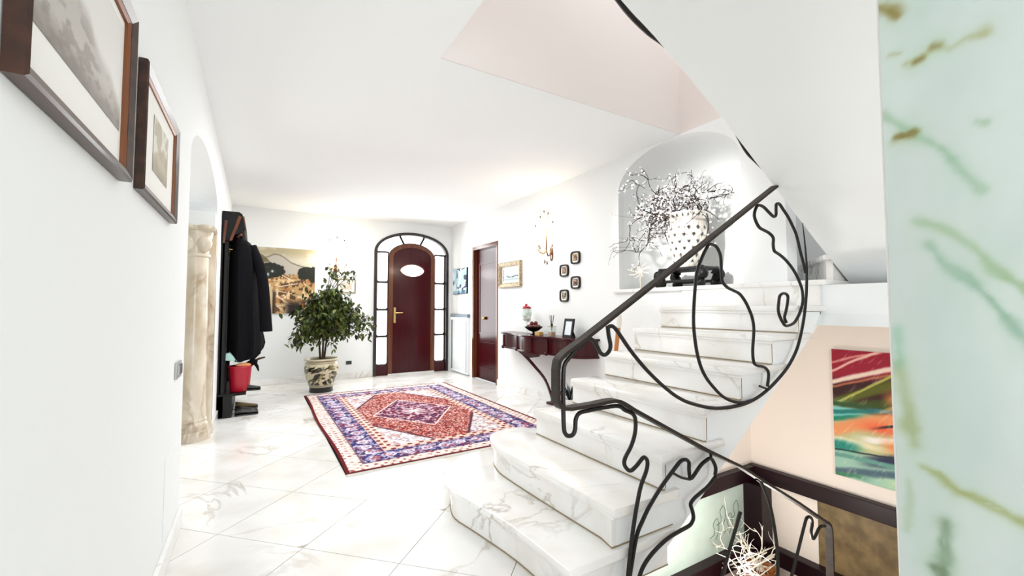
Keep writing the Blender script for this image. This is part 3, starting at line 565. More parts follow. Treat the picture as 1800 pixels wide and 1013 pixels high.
def shoe(loc, rz, label, m, scale=1.0, group=None):
    r = thing('shoe', loc, label, 'shoe', group); c, s = math.cos(rz), math.sin(rz)
    def T(p): x, y, z = (q * scale for q in p); return (loc[0] + x * c - y * s, loc[1] + x * s + y * c, loc[2] + z)
    rows = [(-.13, .030, .075), (-.10, .036, .085), (-.05, .036, .075), (.0, .036, .062), (.05, .042, .05), (.09, .042, .042), (.125, .03, .034), (.142, .012, .022)]
    vs = []; n = 12
    for x, w, h in rows:
        for j in range(n): a = 2 * PI * j / n; vs.append(T((x, w * math.cos(a), .018 + max(-.004, h * (.5 + .5 * math.sin(a))))))
    fs = [(i * n + j, i * n + (j + 1) % n, (i + 1) * n + (j + 1) % n, (i + 1) * n + j) for i in range(len(rows) - 1) for j in range(n)] + [tuple(range(n)), tuple((len(rows) - 1) * n + j for j in range(n))]
    MB().add(vs, fs).build('upper', m, r, smooth=True)
    sv = [T((x, w * 1.06 * sg, z)) for z in (0, .016) for sg in (-1, 1) for x, w, h in rows]; k = len(rows)
    MB().prism([(x, -w * 1.06) for x, w, h in rows] + [(x, w * 1.06) for x, w, h in rows[::-1]], lambda a, b, t: T((a, b, t)), 0, .018).build('sole', 'shoe', r)
    MB().tube([T((-.10, .03 * math.cos(a), .095 + .0)) if False else T((-.085 + .045 * math.cos(a), .03 * math.sin(a), .088 - .012 * math.cos(a))) for a in np.linspace(0, 2 * PI, 17)], .006 * scale, 6, False).build('collar', m, r, smooth=True)
    return r
shoe((-.065, 5.66, 0), .05, 'black leather shoe on the floor at the near end of the hall stand', 'shoe', .82)
shoe((-.07, 5.78, 0), -.03, 'black leather shoe standing behind the nearest shoe', 'shoe', .82)
shoe((-.045, 5.70, .262), .0, 'dark low shoe on the bench edge beside the red bucket', 'shoe', .8)
shoe((-.07, 6.02, 0), .0, 'olive suede shoe on the floor by the hall stand bench', 'suede', .85)

# ---------------------------------------------------------------- potted ficus
px, py = .83, 6.70
fp = thing('potted_ficus', (px, py, 0), 'tall leafy green ficus in a patterned cream ceramic pot near the front door', 'plant')
prof = [(.150, .0), (.157, .012), (.152, .055), (.158, .075), (.175, .13), (.205, .21), (.226, .30), (.229, .35), (.216, .405), (.205, .425), (.206, .437), (.228, .452), (.232, .468), (.222, .474), (.205, .466), (.195, .44)]
pp = np.array(smooth_path([(a, b) for a, b in prof[3:]], 5))
def pot_pos(u, v):
    i = np.clip(v * (len(pp) - 1), 0, len(pp) - 1); k = np.minimum(i.astype(int), len(pp) - 2); f = i - k; r = pp[k, 0] * (1 - f) + pp[k + 1, 0] * f; z = pp[k, 1] * (1 - f) + pp[k + 1, 1] * f
    a = 2 * PI * u; return np.stack([px + r * np.cos(a), py + r * np.sin(a), z], 1)
def pot_col(u, v):
    z = pot_pos(u, v)[:, 2]; c = base(u, (214, 204, 172)); a = u * 2 * PI
    s_ = np.sin(a * 5 + 3 * np.sin(z * 40)) ; n = fbm(np.cos(a) * 5 + 9, np.sin(a) * 5 + z * 34, 3)
    band = sst(.10, .12, z) * sst(.41, .385, z)
    c = lay(c, band * sst(.50, .56, n), (44, 38, 24)); c = lay(c, band * sst(.60, .66, fbm(np.cos(a) * 7, np.sin(a) * 7 + z * 22, 8)) * .7, (150, 142, 84))
    for z0 in (.085, .098, .412): c = lay(c, np.exp(-((z - z0) / .004) ** 2) * .8, (80, 70, 44))
    c = lay(c, np.exp(-((z - .44) / .006) ** 2) * .7, (70, 60, 38)); return c
grid_surface(120, 90, pot_pos, pot_col).build('pot', 'glossy', fp, smooth=True)
MB().lathe(prof[:4], (px, py, 0), 32).build('pot_foot', 'plinth', fp, smooth=True)
MB().lathe([(.198, .43), (.198, .44), (.05, .452)], (px, py, 0), 28).build('soil', 'soil', fp, smooth=True)
twigs = MB(); leaves = MB(); lc = []; rnd = random.Random(11)
def leaf_at(p, d, L, W, droop):
    d = Vector(d).normalized(); d.z -= droop; d.normalize(); sd = d.cross(Vector((rnd.uniform(-.4, .4), rnd.uniform(-.4, .4), 1))).normalized(); nn = sd.cross(d); p = Vector(p)
    vs = [p, p + d * L * .35 + sd * W + nn * W * .35, p + d * L * .75 + sd * W * .7 + nn * W * .1, p + d * L - nn * W * .3, p + d * L * .75 - sd * W * .7 + nn * W * .1, p + d * L * .35 - sd * W + nn * W * .35, p + d * L * .45]
    leaves.add(vs, [(0, 6, 1), (1, 6, 2), (2, 6, 3), (3, 6, 4), (4, 6, 5), (5, 6, 0)])
    t = rnd.random(); k = (44 + 42 * t, 58 + 44 * t, 18 + 14 * t) if rnd.random() < .78 else ((104, 108, 46) if rnd.random() < .4 else (28, 36, 18))
    lc.extend([k] * 7)
trunk_tops = []
for k, (dx, dy, top) in enumerate(((-.03, .0, 1.25), (.05, .02, 1.3), (.01, -.04, 1.05))):
    p = [(px + dx * .6, py + dy * .6, .44), (px + dx * 1.2, py + dy, .7), (px + dx * 1.6 + .02, py + dy, .95), (px + dx * 2.5 + .03, py + dy * 2, top)]
    MB().tube(smooth_path(p, 4), [.016 - .009 * i / 12 for i in range(13)], 7).build('trunk', 'bark', fp, smooth=True); trunk_tops.append(smooth_path(p, 4))
def spray(tgt, nleaf, spread, start=None):
    b = rnd.choice(trunk_tops); s_ = start or b[rnd.randint(5, 12)]; s_ = Vector(s_); tgt = Vector(tgt); mid = (s_ + tgt) / 2 + Vector((0, 0, .10))
    pth = smooth_path([s_, mid, tgt], 4); twigs.tube(pth, [.006 - .004 * i / (len(pth) - 1) for i in range(len(pth))], 5)
    for q in range(nleaf):
        f = rnd.uniform(.35, 1.0); i = min(int(f * (len(pth) - 1)), len(pth) - 2); p = Vector(pth[i]).lerp(Vector(pth[i + 1]), rnd.random())
        off = Vector((rnd.gauss(0, 1), rnd.gauss(0, 1), rnd.gauss(0, .8))) * spread * .5
        leaf_at(p + off, (rnd.uniform(-1, 1), rnd.uniform(-1, 1), rnd.uniform(-.9, .2)), rnd.uniform(.065, .10), rnd.uniform(.017, .027), .6)
for k in range(120):
    while True:
        a, b, c = rnd.uniform(-1, 1), rnd.uniform(-1, 1), rnd.uniform(-1, 1)
        if a * a + b * b + c * c < 1: break
    spray((px + .06 + .50 * a, py + .38 * b, 1.04 + .46 * c), 20, .11)
for k in range(12):  # low right and left drooping sprays
    spray((px + rnd.uniform(.5, .74), py + rnd.uniform(-.25, .15), rnd.uniform(.70, 1.02)), 16, .09)
    spray((px + rnd.uniform(-.46, -.28), py + rnd.uniform(-.25, .25), rnd.uniform(.60, .92)), 16, .08)
for tg in ((px + .20, py - .05, 1.70), (px + .32, py, 1.72), (px + .42, py - .05, 1.75), (px + .50, py, 1.69), (px + .12, py, 1.82), (px + .18, py, 1.78)):
    spray(tg, 9, .08, (px + .05, py, 1.3))
twigs.build('branches', 'bark', fp, kind='stuff')
leaves.c = np.array(lc, float) / 255.0; leaves.build('foliage', 'leaf', fp, kind='stuff')

# ---------------------------------------------------------------- rug
RX0, RX1, RY0, RY1 = .58, 2.60, 3.27, 6.43
def rug_pos(u, v):
    x = RX0 + u * (RX1 - RX0); y = RY0 + v * (RY1 - RY0); x = x + .012 * np.sin(v * 9) * (u < .02); y = y + .03 * (u - .2) * (v < .5) * (1 - 2 * v)
    return np.stack([x, y, .009 + .0015 * fbm(u * 200, v * 300, 4, 2)], 1)
def rug_col(u, v):
    x = u * 2.02; y = v * 3.16; dx = np.minimum(x, 2.02 - x); dy = np.minimum(y, 3.16 - y); d = np.minimum(dx, dy); s = np.where(dx < dy, y, x)
    n1 = fbm(x * 46, y * 46, 1, 2); n2 = fbm(x * 26 + 5, y * 26, 2, 2); n3 = fbm(x * 80, y * 80, 6, 2)
    CR, RE, NV, PL, CY = (226, 214, 204), (150, 44, 34), (54, 50, 104), (132, 100, 140), (222, 218, 230)
    X, Y = np.abs(x - 1.01), np.abs(y - 1.58)
    c = base(u, (236, 230, 226)); c = lay(c, sst(.54, .60, n1) * .6, (128, 112, 140)); c = lay(c, sst(.60, .66, n2) * .5, (168, 96, 90))          # corners of the field
    hexa = X / .555 * .72 + Y / 1.125 * .78                      # red hexagonal field
    c = lay(c, sst(1.02, 1.0, hexa), (146, 44, 36)); f = sst(1.0, .98, hexa); c = lay(c, f * sst(.56, .63, fbm(x * 64, y * 64, 1, 2)) * .75, (226, 178, 166)); c = lay(c, f * sst(.52, .60, n2) * .6, (104, 26, 34)); c = lay(c, f * sst(.64, .68, n3) * .8, (236, 222, 214))
    c = lay(c, np.exp(-((hexa - 1.0) / .018) ** 2), (70, 40, 60))
    dia = X / .44 + Y / .66; m = sst(1.02, 1.0, dia); c = lay(c, m, (112, 40, 62)); c = lay(c, m * sst(.52, .58, n1) * .85, (222, 196, 206)); c = lay(c, m * sst(.55, .6, n2) * .6, (52, 26, 62))
    c = lay(c, np.exp(-((dia - 1.03) / .022) ** 2), (240, 232, 226))
    r = np.hypot(X, Y); c = lay(c, sst(.145, .13, r), (214, 196, 200)); c = lay(c, sst(.145, .13, r) * sst(.5, .6, .5 + .5 * np.cos(8 * np.arctan2(Y, X) + r * 30)), (130, 60, 80)); c = lay(c, sst(.06, .05, r), (238, 230, 224))
    # borders from the field outwards
    def bandm(a, b): return sst(a - .004, a + .004, d) * sst(b + .004, b - .004, d)
    b = bandm(.36, .455); c = lay(c, b, (220, 190, 178)); c = lay(c, b * sst(.1, .4, np.sin(s * 60) * np.sin((d - .36) * 66)), (124, 40, 36)); c = lay(c, b * np.exp(-((d - .41) / .008) ** 2) * .8, (232, 220, 208))
    b = bandm(.155, .36); c = lay(c, b, NV); ph = s * 2 * PI / .31; w_ = (d - .258) / .1
    fl = np.hypot(((s / .155) % 1 - .5) * 1.5, w_); c = lay(c, b * sst(.50, .42, fl), CY); c = lay(c, b * sst(.30, .24, fl), PL); c = lay(c, b * sst(.14, .1, fl), (238, 230, 226))
    vine = np.exp(-((w_ - .62 * np.sin(ph)) / .14) ** 2); c = lay(c, b * vine * .85, (196, 180, 204)); c = lay(c, b * sst(.52, .58, n1) * .75, (218, 208, 222)); c = lay(c, b * sst(.6, .66, n2) * .6, (146, 50, 60))
    b = bandm(.028, .155); c = lay(c, b, (222, 206, 200)); c = lay(c, b * sst(.1, .5, np.sin(s * 88) * np.cos((d - .09) * 62)) * .85, (150, 66, 54)); c = lay(c, b * sst(.48, .54, n1) * .8, (238, 228, 222)); c = lay(c, b * np.exp(-((d - .15) / .006) ** 2), (60, 36, 60))
    c = lay(c, sst(.03, .024, d), (100, 24, 28)); return c
rg = thing('persian_rug', (1.59, 4.85, 0), 'red and navy patterned oriental rug lying on the marble hall floor', 'rug')
grid_surface(330, 500, rug_pos, rug_col).build('pile', 'rug', rg)
fm = MB()
for k in range(330):
    x = RX0 + (k + .5) / 330 * (RX1 - RX0); y0 = rug_pos(np.array([(k + .5) / 330]), np.array([0.]))[0][1]; j = rnd.uniform(-.01, .01)
    for (ya, yb) in ((y0 + .002, y0 - .035 + j), (RY1 - .002, RY1 + .035 + j)): fm.add([(x - .0022, ya, .008), (x + .0022, ya, .008), (x + .0022 + j * .3, yb, .003), (x - .0022 + j * .3, yb, .003)], [(0, 1, 2, 3)])
fm.build('fringe', 'fringe', rg, kind='stuff')
MB().prism([(RX0, RY0 + .012), (RX1, RY0 + .03), (RX1, RY1 - .004), (RX0 + .004, RY1 - .004)], XY, .0005, .008).build('backing', 'rug', rg)

# ---------------------------------------------------------------- pictures
def framed(name, label, org, U, V, N, w, h, fw, dep, matw, colf, moulding, lipm='lip', cat='picture', group=None, nuv=(90, 70), prof=None, matboard=True):
    org = Vector(org); U = Vector(U); V = Vector(V); N = Vector(N)
    r = thing(name, tuple(org + U * w / 2 + V * h / 2), label, cat, group)
    fr_ = ring(org, U, V, N, w, h, prof or [(0, 0.002), (0, dep), (.006, dep + .004), (fw * .8, dep * .8), (fw * .8, .002)]).build('frame', moulding, r, bevel=0)
    ring(org + U * fw * .78 + V * fw * .78, U, V, N, w - fw * 1.56, h - fw * 1.56, [(0, .003), (0, dep * .78), (fw * .25, dep * .55), (fw * .25, .003)]).build('frame_lip', lipm, fr_)
    i = fw * 1.0
    if matboard: MB().add([tuple(org + U * a + V * b + N * c) for c in (.003, .008) for a, b in ((i, i), (w - i, i), (w - i, h - i), (i, h - i))], [(0, 1, 2, 3), (4, 5, 6, 7), (0, 1, 5, 4), (1, 2, 6, 5), (2, 3, 7, 6), (3, 0, 4, 7)]).build('mat_board', 'mat', r)
    j = i + matw if isinstance(matw, (int, float)) else None
    a0, b0, a1, b1 = (j, j, w - j, h - j) if j is not None else matw
    flat_picture('print', org + U * a0 + V * b0 + N * .0095, tuple(U * (a1 - a0)), tuple(V * (b1 - b0)), colf, nuv[0], nuv[1], r)
    return r
def mist1(u, v):
    c = base(u, (226, 224, 220)); n = fbm(u * 14, v * 14, 3); ridge = .62 - .55 * np.abs(u - .38) ** .9 + .10 * (fbm(u * 6, v * 0 + 2, 5) - .5)
    c = lay(c, sst(ridge + .06, ridge - .10, v) * .75, (176, 170, 162)); c = lay(c, sst(.25, .0, v) * (.5 + .6 * n), (112, 102, 92)); c = lay(c, sst(.5, .62, n) * sst(ridge + .02, ridge - .25, v) * .55, (128, 120, 112)); return c
def mist2(u, v):
    c = base(u, (206, 202, 188)); ridge = .66 - .5 * np.abs(u - .7); c = lay(c, sst(ridge + .04, ridge - .06, v), (168, 156, 128)); c = lay(c, sst(.45, .62, fbm(u * 7, v * 5, 4)) * .6, (142, 128, 100)); c = lay(c, sst(.3, .05, v) * .6, (126, 112, 84)); return c
framed('picture', 'large dark-framed grey mountain print nearest on the white wall', (XL, .93, 1.555), (0, 1, 0), (0, 0, 1), (1, 0, 0), .655, .475, .036, .028, (.075, .125, .60, .47 - .055), mist1, 'walnut')
framed('picture', 'dark-framed small brownish print beside the larger framed print', (XL, 1.75, 1.575), (0, 1, 0), (0, 0, 1), (1, 0, 0), .665, .425, .036, .024, (.215, .12, .50, .325), mist2, 'walnut')
def landscape(u, v):
    c = base(u, (206, 200, 182)); c = lay(c, sst(.80, .95, v), (176, 164, 132)); c = lay(c, sst(.55, .8, fbm(u * 5, v * 9, 2)) * .5, (226, 222, 210))
    ridge = .80 + .13 * np.exp(-((u - .35) / .22) ** 2) - .10 * u + .02 * (fbm(u * 14, v * 0, 3) - .5)
    c = lay(c, sst(ridge + .008, ridge - .008, v), (188, 180, 168)); c = lay(c, np.exp(-((v - ridge) / .012) ** 2) * .8, (110, 100, 82))
    h2 = .86 + .05 * np.sin(u * 14 + 1) - .4 * np.maximum(u - .18, 0); c = lay(c, sst(h2, h2 - .02, v) * sst(.28, .2, u) * sst(.74, .80, v), (110, 98, 66))
    g = sst(.62, .56, v); c = lay(c, g, (196, 158, 104)); n = fbm(u * 16, v * 16, 7); c = lay(c, g * sst(.48, .58, n), (94, 62, 34)); c = lay(c, g * sst(.56, .64, fbm(u * 22, v * 12, 9)), (236, 206, 160)); c = lay(c, g * sst(.58, .66, fbm(u * 9, v * 20, 12)) * .8, (178, 112, 62))
    for cx, cy, rx, ry in ((.24, .655, .24, .115), (.10, .60, .2, .09), (.86, .63, .17, .10), (.80, .58, .10, .06), (.97, .60, .1, .13)):
        e = np.hypot((u - cx) / rx, (v - cy) / ry) + .35 * (fbm(u * 22, v * 22, 5) - .5); c = lay(c, sst(1.05, .92, e), (26, 28, 20)); c = lay(c, sst(.8, .4, e) * sst(.6, .7, n) * .5, (66, 70, 46))
    c = lay(c, sst(.26, .30, u) * sst(.36, .31, u) * sst(.38, .30, v), (60, 42, 30)); c = lay(c, sst(.19, .22, u) * sst(.30, .26, u) * sst(.42, .4, v), (214, 190, 150))
    for (x0, y0, x1, y1, w, col) in ((.34, .40, .70, .46, .008, (240, 224, 196)), (.36, .26, .60, .12, .010, (236, 222, 200)), (.36, .12, .60, .14, .008, (230, 214, 190)), (.38, .34, .60, .30, .007, (238, 220, 186)), (.30, .50, .74, .52, .010, (226, 190, 140)), (.36, .11, .54, .0, .009, (226, 206, 176)), (.44, .58, .62, .50, .008, (240, 222, 190))):
        ab = np.array((x1 - x0, y1 - y0)); t = np.clip(((u - x0) * ab[0] + (v - y0) * ab[1]) / (ab ** 2).sum(), 0, 1); c = lay(c, np.exp(-(np.hypot(u - x0 - t * ab[0], v - y0 - t * ab[1]) / w) ** 2), col)
    c = lay(c, sst(.42, .60, u) * sst(.26, .10, v) * sst(.45, .55, fbm(u * 8, v * 8, 21) + .15), (34, 26, 24)); c = lay(c, np.exp(-((u - .27) / .02) ** 2 - ((v - .64) / .02) ** 2) + np.exp(-((u - .20) / .02) ** 2 - ((v - .59) / .025) ** 2), (220, 234, 236)); return c
lp = thing('canvas_painting', (.395, YB, 1.62), 'unframed landscape painting with dark pines and ruins behind the ficus', 'painting')
MB().box(-.015, YB - .028, 1.105, .815, YB - .002, 2.135).build('stretcher', 'mat', lp)
flat_picture('canvas', (-.017, YB - .030, 1.103), (.834, 0, 0), (0, 0, 1.034), landscape, 220, 260, lp)
small_ = framed('picture', 'small pale framed picture half hidden behind the ficus crown', (1.16, YB, 1.44), (1, 0, 0), (0, 0, 1), (0, -1, 0), .30, .24, .02, .012, .04, lambda u, v: lay(base(u, (226, 216, 200)), sst(.5, .6, fbm(u * 5, v * 5, 3)) * .4, (200, 186, 164)), 'gilt', 'gilt', nuv=(24, 20))
def bluepic(u, v):
    c = base(u, (206, 226, 234)); c = lay(c, sst(.5, .62, fbm(u * 5, v * 4, 3)) * .7, (140, 186, 208)); b = sst(.55, .60, fbm(u * 7 + 2, v * 6, 8)) * sst(.2, .4, u)
    c = lay(c, b, (30, 38, 66)); c = lay(c, sst(.18, .05, v) * .6, (84, 134, 158)); c = lay(c, np.exp(-((u - .06) / .05) ** 2 - ((v - .45) / .08) ** 2), (24, 30, 50)); return c
bp_ = thing('blue_picture', (XR, 7.19, 1.69), 'pale blue unframed picture between the front door and side door', 'picture')
MB().box(XR - .025, 6.885, 1.445, XR - .002, 7.50, 1.915).build('backing_board', 'navy', bp_)
flat_picture('print', (XR - .027, 7.495, 1.45), (0, -.605, 0), (0, 0, .46), bluepic, 70, 60, bp_)
def sea(u, v):
    c = base(u, (232, 240, 244)); c = lay(c, sst(.30, .22, v), (196, 214, 216)); c = lay(c, np.exp(-((v - .33 - .05 * np.sin(u * 9)) / .06) ** 2) * sst(.4, .5, fbm(u * 9, v * 6, 4)), (44, 76, 92)); c = lay(c, np.exp(-((v - .12) / .018) ** 2) * .7, (76, 92, 92)); c = lay(c, sst(.05, .02, u) + sst(.97, 1, v), (50, 54, 58)); return c
framed('picture', 'small seascape in a wide gilded frame between side door and console', (XR, 5.71, 1.495), (0, -1, 0), (0, 0, 1), (-1, 0, 0), .625, .375, .062, .04, .035, sea, 'gilt', 'gilt', nuv=(60, 40))
tn = ['topmost of the four small square wall plaques, to the side of the sconce', 'second highest of the four small square wall plaques', 'third of the four small square wall plaques counting downward', 'lowest of the four small square wall plaques, above the console']
for k, (y, z) in enumerate(((3.90, 1.785), (4.115, 1.647), (3.90, 1.491), (4.117, 1.342))):
    t = thing('wall_plaque', (XR, y, z), tn[k], 'plaque', 'small square plaques on the wall'); hw = .082
    sq = lambda r, n=8: [(y + s_ * 0 + (abs(math.cos(a)) ** .45) * (1 if math.cos(a) > 0 else -1) * r, z + (abs(math.sin(a)) ** .45) * (1 if math.sin(a) > 0 else -1) * r * .9) for a in [2 * PI * i / (4 * n) for i in range(4 * n)] for s_ in (0,)]
    MB().prism([sq(hw), sq(hw * .78)], YZ, XR - .022, XR - .001).build('rim', 'ebony', t)
    MB().prism(sq(hw * .78), YZ, XR - .010, XR - .001).build('border', 'mat', t)
    flat_picture('tile_picture', (XR - .012, y + hw * .5, z - hw * .45), (0, -hw, 0), (0, 0, hw * .95), lambda u, v, k=k: lay(lay(base(u, ((176, 132, 84), (150, 120, 92), (112, 70, 54), (196, 186, 150))[k]), sst(.45, .6, fbm(u * 4 + k, v * 4, k)), (66, 44, 32)), sst(.6, .7, fbm(u * 6 + k * 3, v * 6, k + 5)), (220, 200, 170)), 20, 20, t)
def abstract(u, v):
    c = base(u, (152, 22, 46)); n = fbm(u * 5, v * 9, 2)
    def bandy(c, off, sl, w, col, k=1.0, curve=0.0): return lay(c, k * np.exp(-np.abs((v - (off + sl * u + curve * u * u + .03 * (fbm(u * 4, v * 4, 11) - .5))) / w) ** 4), col)
    c = lay(c, sst(.80, .70, v - .10 * u) , (52, 20, 22)); c = bandy(c, .90, .16, .010, (226, 150, 140), .8); c = bandy(c, .83, .30, .012, (240, 196, 180), .9); c = bandy(c, .74, .20, .02, (238, 214, 196)); c = bandy(c, .70, .20, .010, (170, 98, 70))
    c = bandy(c, .56, .30, .045, (88, 92, 26)); c = bandy(c, .50, .18, .05, (58, 74, 24)); c = bandy(c, .55, .40, .012, (170, 170, 80)); c = lay(c, sst(.55, .75, u) * np.exp(-(((v - .66) / .055) ** 2)), (206, 128, 66))
    c = lay(c, sst(.58, .52, v + .05 * u), (190, 190, 140)); c = lay(c, sst(.5, .2, u) * np.exp(-((v - .50) / .07) ** 2), (120, 200, 204)); c = bandy(c, .49, .12, .018, (34, 120, 112), sst(.8, .5, u)); c = bandy(c, .44, .14, .02, (24, 130, 104), sst(.5, .2, u)); c = bandy(c, .56, .02, .02, (52, 78, 40)); c = bandy(c, .545, .03, .012, (40, 110, 140), sst(.3, .6, u))
    c = bandy(c, .36, .22, .055, (232, 150, 96)); c = lay(c, np.exp(-((u - .58) / .22) ** 2 - ((v - .43) / .045) ** 2), (236, 96, 58)); c = bandy(c, .37, .32, .018, (228, 190, 128), sst(.4, .9, u)); c = bandy(c, .34, .16, .010, (30, 24, 26), sst(.4, .7, u), .02); c = bandy(c, .305, .06, .025, (240, 232, 224), sst(.2, .5, u))
    c = lay(c, sst(.5, .7, u) * np.exp(-((v - .305) / .05) ** 2), (226, 140, 84)); c = bandy(c, .29, -.02, .022, (238, 224, 186), sst(.8, .3, u)); c = bandy(c, .24, .0, .05, (24, 130, 116), sst(.45, .15, u)); c = lay(c, sst(.22, .17, v - .03 * u), (150, 190, 170)); c = bandy(c, .12, .12, .045, (34, 40, 70), sst(.2, .6, u)); c = bandy(c, .03, .12, .03, (70, 96, 110)); c = bandy(c, .17, -.0, .018, (96, 150, 136)); c = bandy(c, .03, .02, .04, (176, 206, 166), sst(.4, .8, u)); c = bandy(c, .21, .03, .006, (30, 40, 50)); c = bandy(c, .01, .05, .02, (60, 120, 90), sst(.5, .2, u))
    return lay(c, sst(.6, .8, fbm(u * 12, v * 30 - u * 20, 4)) * .22, (250, 240, 225))
ap = thing('abstract_painting', (4.2, 1.45, .33), 'unframed colourful abstract painting on the wall under the stair landing', 'painting')
MB().box(4.172, 1.17, -.185, 4.198, 1.715, .848).build('stretcher', 'mat', ap)
flat_picture('canvas', (4.170, 1.717, -.187), (0, -.55, 0), (0, 0, 1.037), abstract, 160, 260, ap)

# ---------------------------------------------------------------- wall fittings
sw = thing('light_switch', (XL, 2.78, .88), 'dark triple light switch on the wall below the small framed print', 'switch')
MB().box(XL, 2.70, .838, XL + .010, 2.86, .922).build('plate', 'silver', sw, bevel=.003)
for k in range(3): MB().box(XL + .008, 2.715 + .045 * k + .0, .855, XL + .016, 2.755 + .045 * k, .905).build('rocker', 'plastic' if k else 'silver', sw, bevel=.003)
so = thing('wall_socket', (1.37, YB, .265), 'small dark socket plate low on the wall by the ficus pot', 'socket')
MB().box(1.325, YB - .010, .235, 1.415, YB, .295).build('plate', 'plastic', so, bevel=.003)
for k in (0, 1): MB().lathe([(.012, 0), (.012, .004)], (0, 0, 0), 10).build('outlet', 'silver', so).location = Vector((1.352 + .036 * k, YB - .012, .263)) - ROOT[so.name]
rc = thing('radiator_cover', (XR, 7.17, .03), 'white radiator cover panel with grey grille beside the front door', 'radiator')
MB().box(XR - .05, 6.80, .03, XR - .001, 6.84, 1.05).box(XR - .05, 7.50, .03, XR - .001, 7.54, 1.05).box(XR - .05, 6.84, .03, XR - .001, 7.50, .06).box(XR - .05, 6.84, .97, XR - .001, 7.50, 1.05).build('surround', 'rad', rc, bevel=0)
MB().box(XR - .054, 6.835, .06, XR - .03, 6.85, .97).build('edge_strip', 'grey', rc)
MB().box(XR - .054, 7.49, .06, XR - .03, 7.505, .97).build('edge_strip', 'grey', rc)
MB().box(XR - .035, 6.84, .06, XR - .002, 7.50, .97).build('panel', 'rad', rc)
for k in range(6): MB().box(XR - .041, 6.88 + .105 * k, .09, XR - .033, 6.93 + .105 * k, .95).build('fin', 'rad', rc, bevel=.003)
MB().box(XR - .055, 6.79, 1.02, XR - .001, 7.55, 1.08).build('top_shelf', 'grey', rc, bevel=.004)
def sconce(org, U, N, label, power, s=1.0):
    org = Vector(org); U = Vector(U); N = Vector(N); Zv = Vector((0, 0, 1)); P = lambda a, b, c: tuple(org + U * a * s + N * b * s + Zv * c * s)
    r = thing('wall_sconce', tuple(org), label, 'wall lamp', 'crystal wall sconces')
    MB().prism([(.03 * math.cos(a) , .09 * math.sin(a)) for a in np.linspace(0, 2 * PI, 17)[:-1]], lambda a, b, t: P(a, t, b - .1), .0, .014).build('backplate', 'orn', r)
    MB().tube([P(0, .01, -.1), P(0, .06, -.13), P(0, .085, -.06), P(0, .085, .12)], .009, 8).build('stem', 'orn', r, smooth=True)
    for k, (a, b) in enumerate(((-.13, .06), (.13, .06), (0, .17))):
        tip = (a, .085 + (b - .06) + .02, .0)
        pts = smooth_path([P(0, .085, -.06), P(a * .5, .085 + (b - .06) * .5, -.10), P(a, tip[1], -.06), P(a, tip[1], .0)], 4)
        ar = MB().tube(pts, .006, 7).build('arm', 'brass', r, smooth=True)
        MB().lathe([(.008, 0), (.026, .008), (.03, .016), (.012, .02), (.010, .02)], P(a, tip[1], .0), 12).build('candle_cup', 'crystal', ar, smooth=True)
        MB().tube([P(a, tip[1], .018), P(a, tip[1], .075)], .010 * s, 8).build('candle', 'white', ar, smooth=True)
        MB().lathe([(.004, .0), (.013, .014), (.015, .026), (.010, .045), (.003, .062), (.001, .07)], P(a, tip[1], .075), 12).build('bulb', 'bulb', ar, smooth=True)
        for q in range(3):
            an = 2 * PI * q / 3; MB().lathe([(.001, -.045), (.008, -.03), (.006, -.012), (.001, 0)], P(a + .024 * math.cos(an), tip[1] + .024 * math.sin(an), .004), 6).build('crystal_drop', 'crystal' if q else 'drop', ar)
        point('sconce_light', Vector(P(a, tip[1] + .0, .16)) + N * .05, power, (1, .86, .68), .03)
    for k in range(9):
        an = PI * (k / 8.0); dx = math.cos(an) * .16; h = .20 + .16 * math.sin(an) + .05 * (k % 2)
        ws = MB().tube(smooth_path([P(0, .085, .06), P(dx * .35, .09, .06 + h * .55), P(dx, .10 + .02 * (k % 3), .06 + h)], 4), .0028, 5).build('wire_stem', 'brass', r)
        MB().ball(P(dx, .10 + .02 * (k % 3), .06 + h + .012), .0085 * s, 6, 5, 1, 1, 2.0).build('crystal_bead', 'drop' if k % 2 == 0 else 'crystal', ws, smooth=True)
    for k, (a, c) in enumerate(((0, -.19), (-.05, -.17), (.05, -.17), (-.09, -.10), (.09, -.12))): MB().lathe([(.001, -.06), (.011, -.035), (.007, -.012), (.001, 0)], P(a, .075, c), 6).build('crystal_drop', 'orn' if k < 2 else 'crystal', r)
    return r
sconce((1.13, YB, 1.93), (1, 0, 0), (0, -1, 0), 'lit crystal wall sconce above the ficus beside the landscape painting', 7)
sconce((XR, 4.38, 1.98), (0, -1, 0), (-1, 0, 0), 'lit crystal wall sconce over the console and square plaques', 3.5, 1.0)

# ---------------------------------------------------------------- wall console and what stands on it
cs = thing('wall_console', (XR, 4.45, .6), 'dark polished mahogany serpentine console table fixed to the white wall', 'console table')
def serp(d, e=0):
    pts = []
    for k in range(41):
        t = -1 + 2 * k / 40; a = abs(t); f = .36 * (1 - a ** 4) ** .5 * (.86 + .14 * math.cos(t * PI * 2.0)) if a < 1 else 0
        pts.append((XR - .002 - max(f, 0) * 1.0 - (d if a < 1 else 0) * (1 - a ** 8), 4.45 + t * (.93 + d)))
    return pts
MB().prism(serp(.02), XY, .832, .856).build('top', 'mahogany', cs, bevel=.006)
apr = MB().prism(serp(-.012), XY, .66, .832).build('apron', 'mahogany', cs)
MB().prism(serp(.008), XY, .640, .664).build('lower_moulding', 'mahogany', cs, bevel=.006)
for y in (5.18, 4.78, 4.12, 3.72):
    x = min(serp(-.012), key=lambda p: abs(p[1] - y))[0]
    MB().box(x - .012, y - .022, .672, x + .004, y + .022, .825).build('carved_bracket', 'mahogany', apr, bevel=.006)
    MB().ball((x - .012, y, .655), .026, 12, 8).build('carved_drop', 'mahogany', apr, smooth=True)
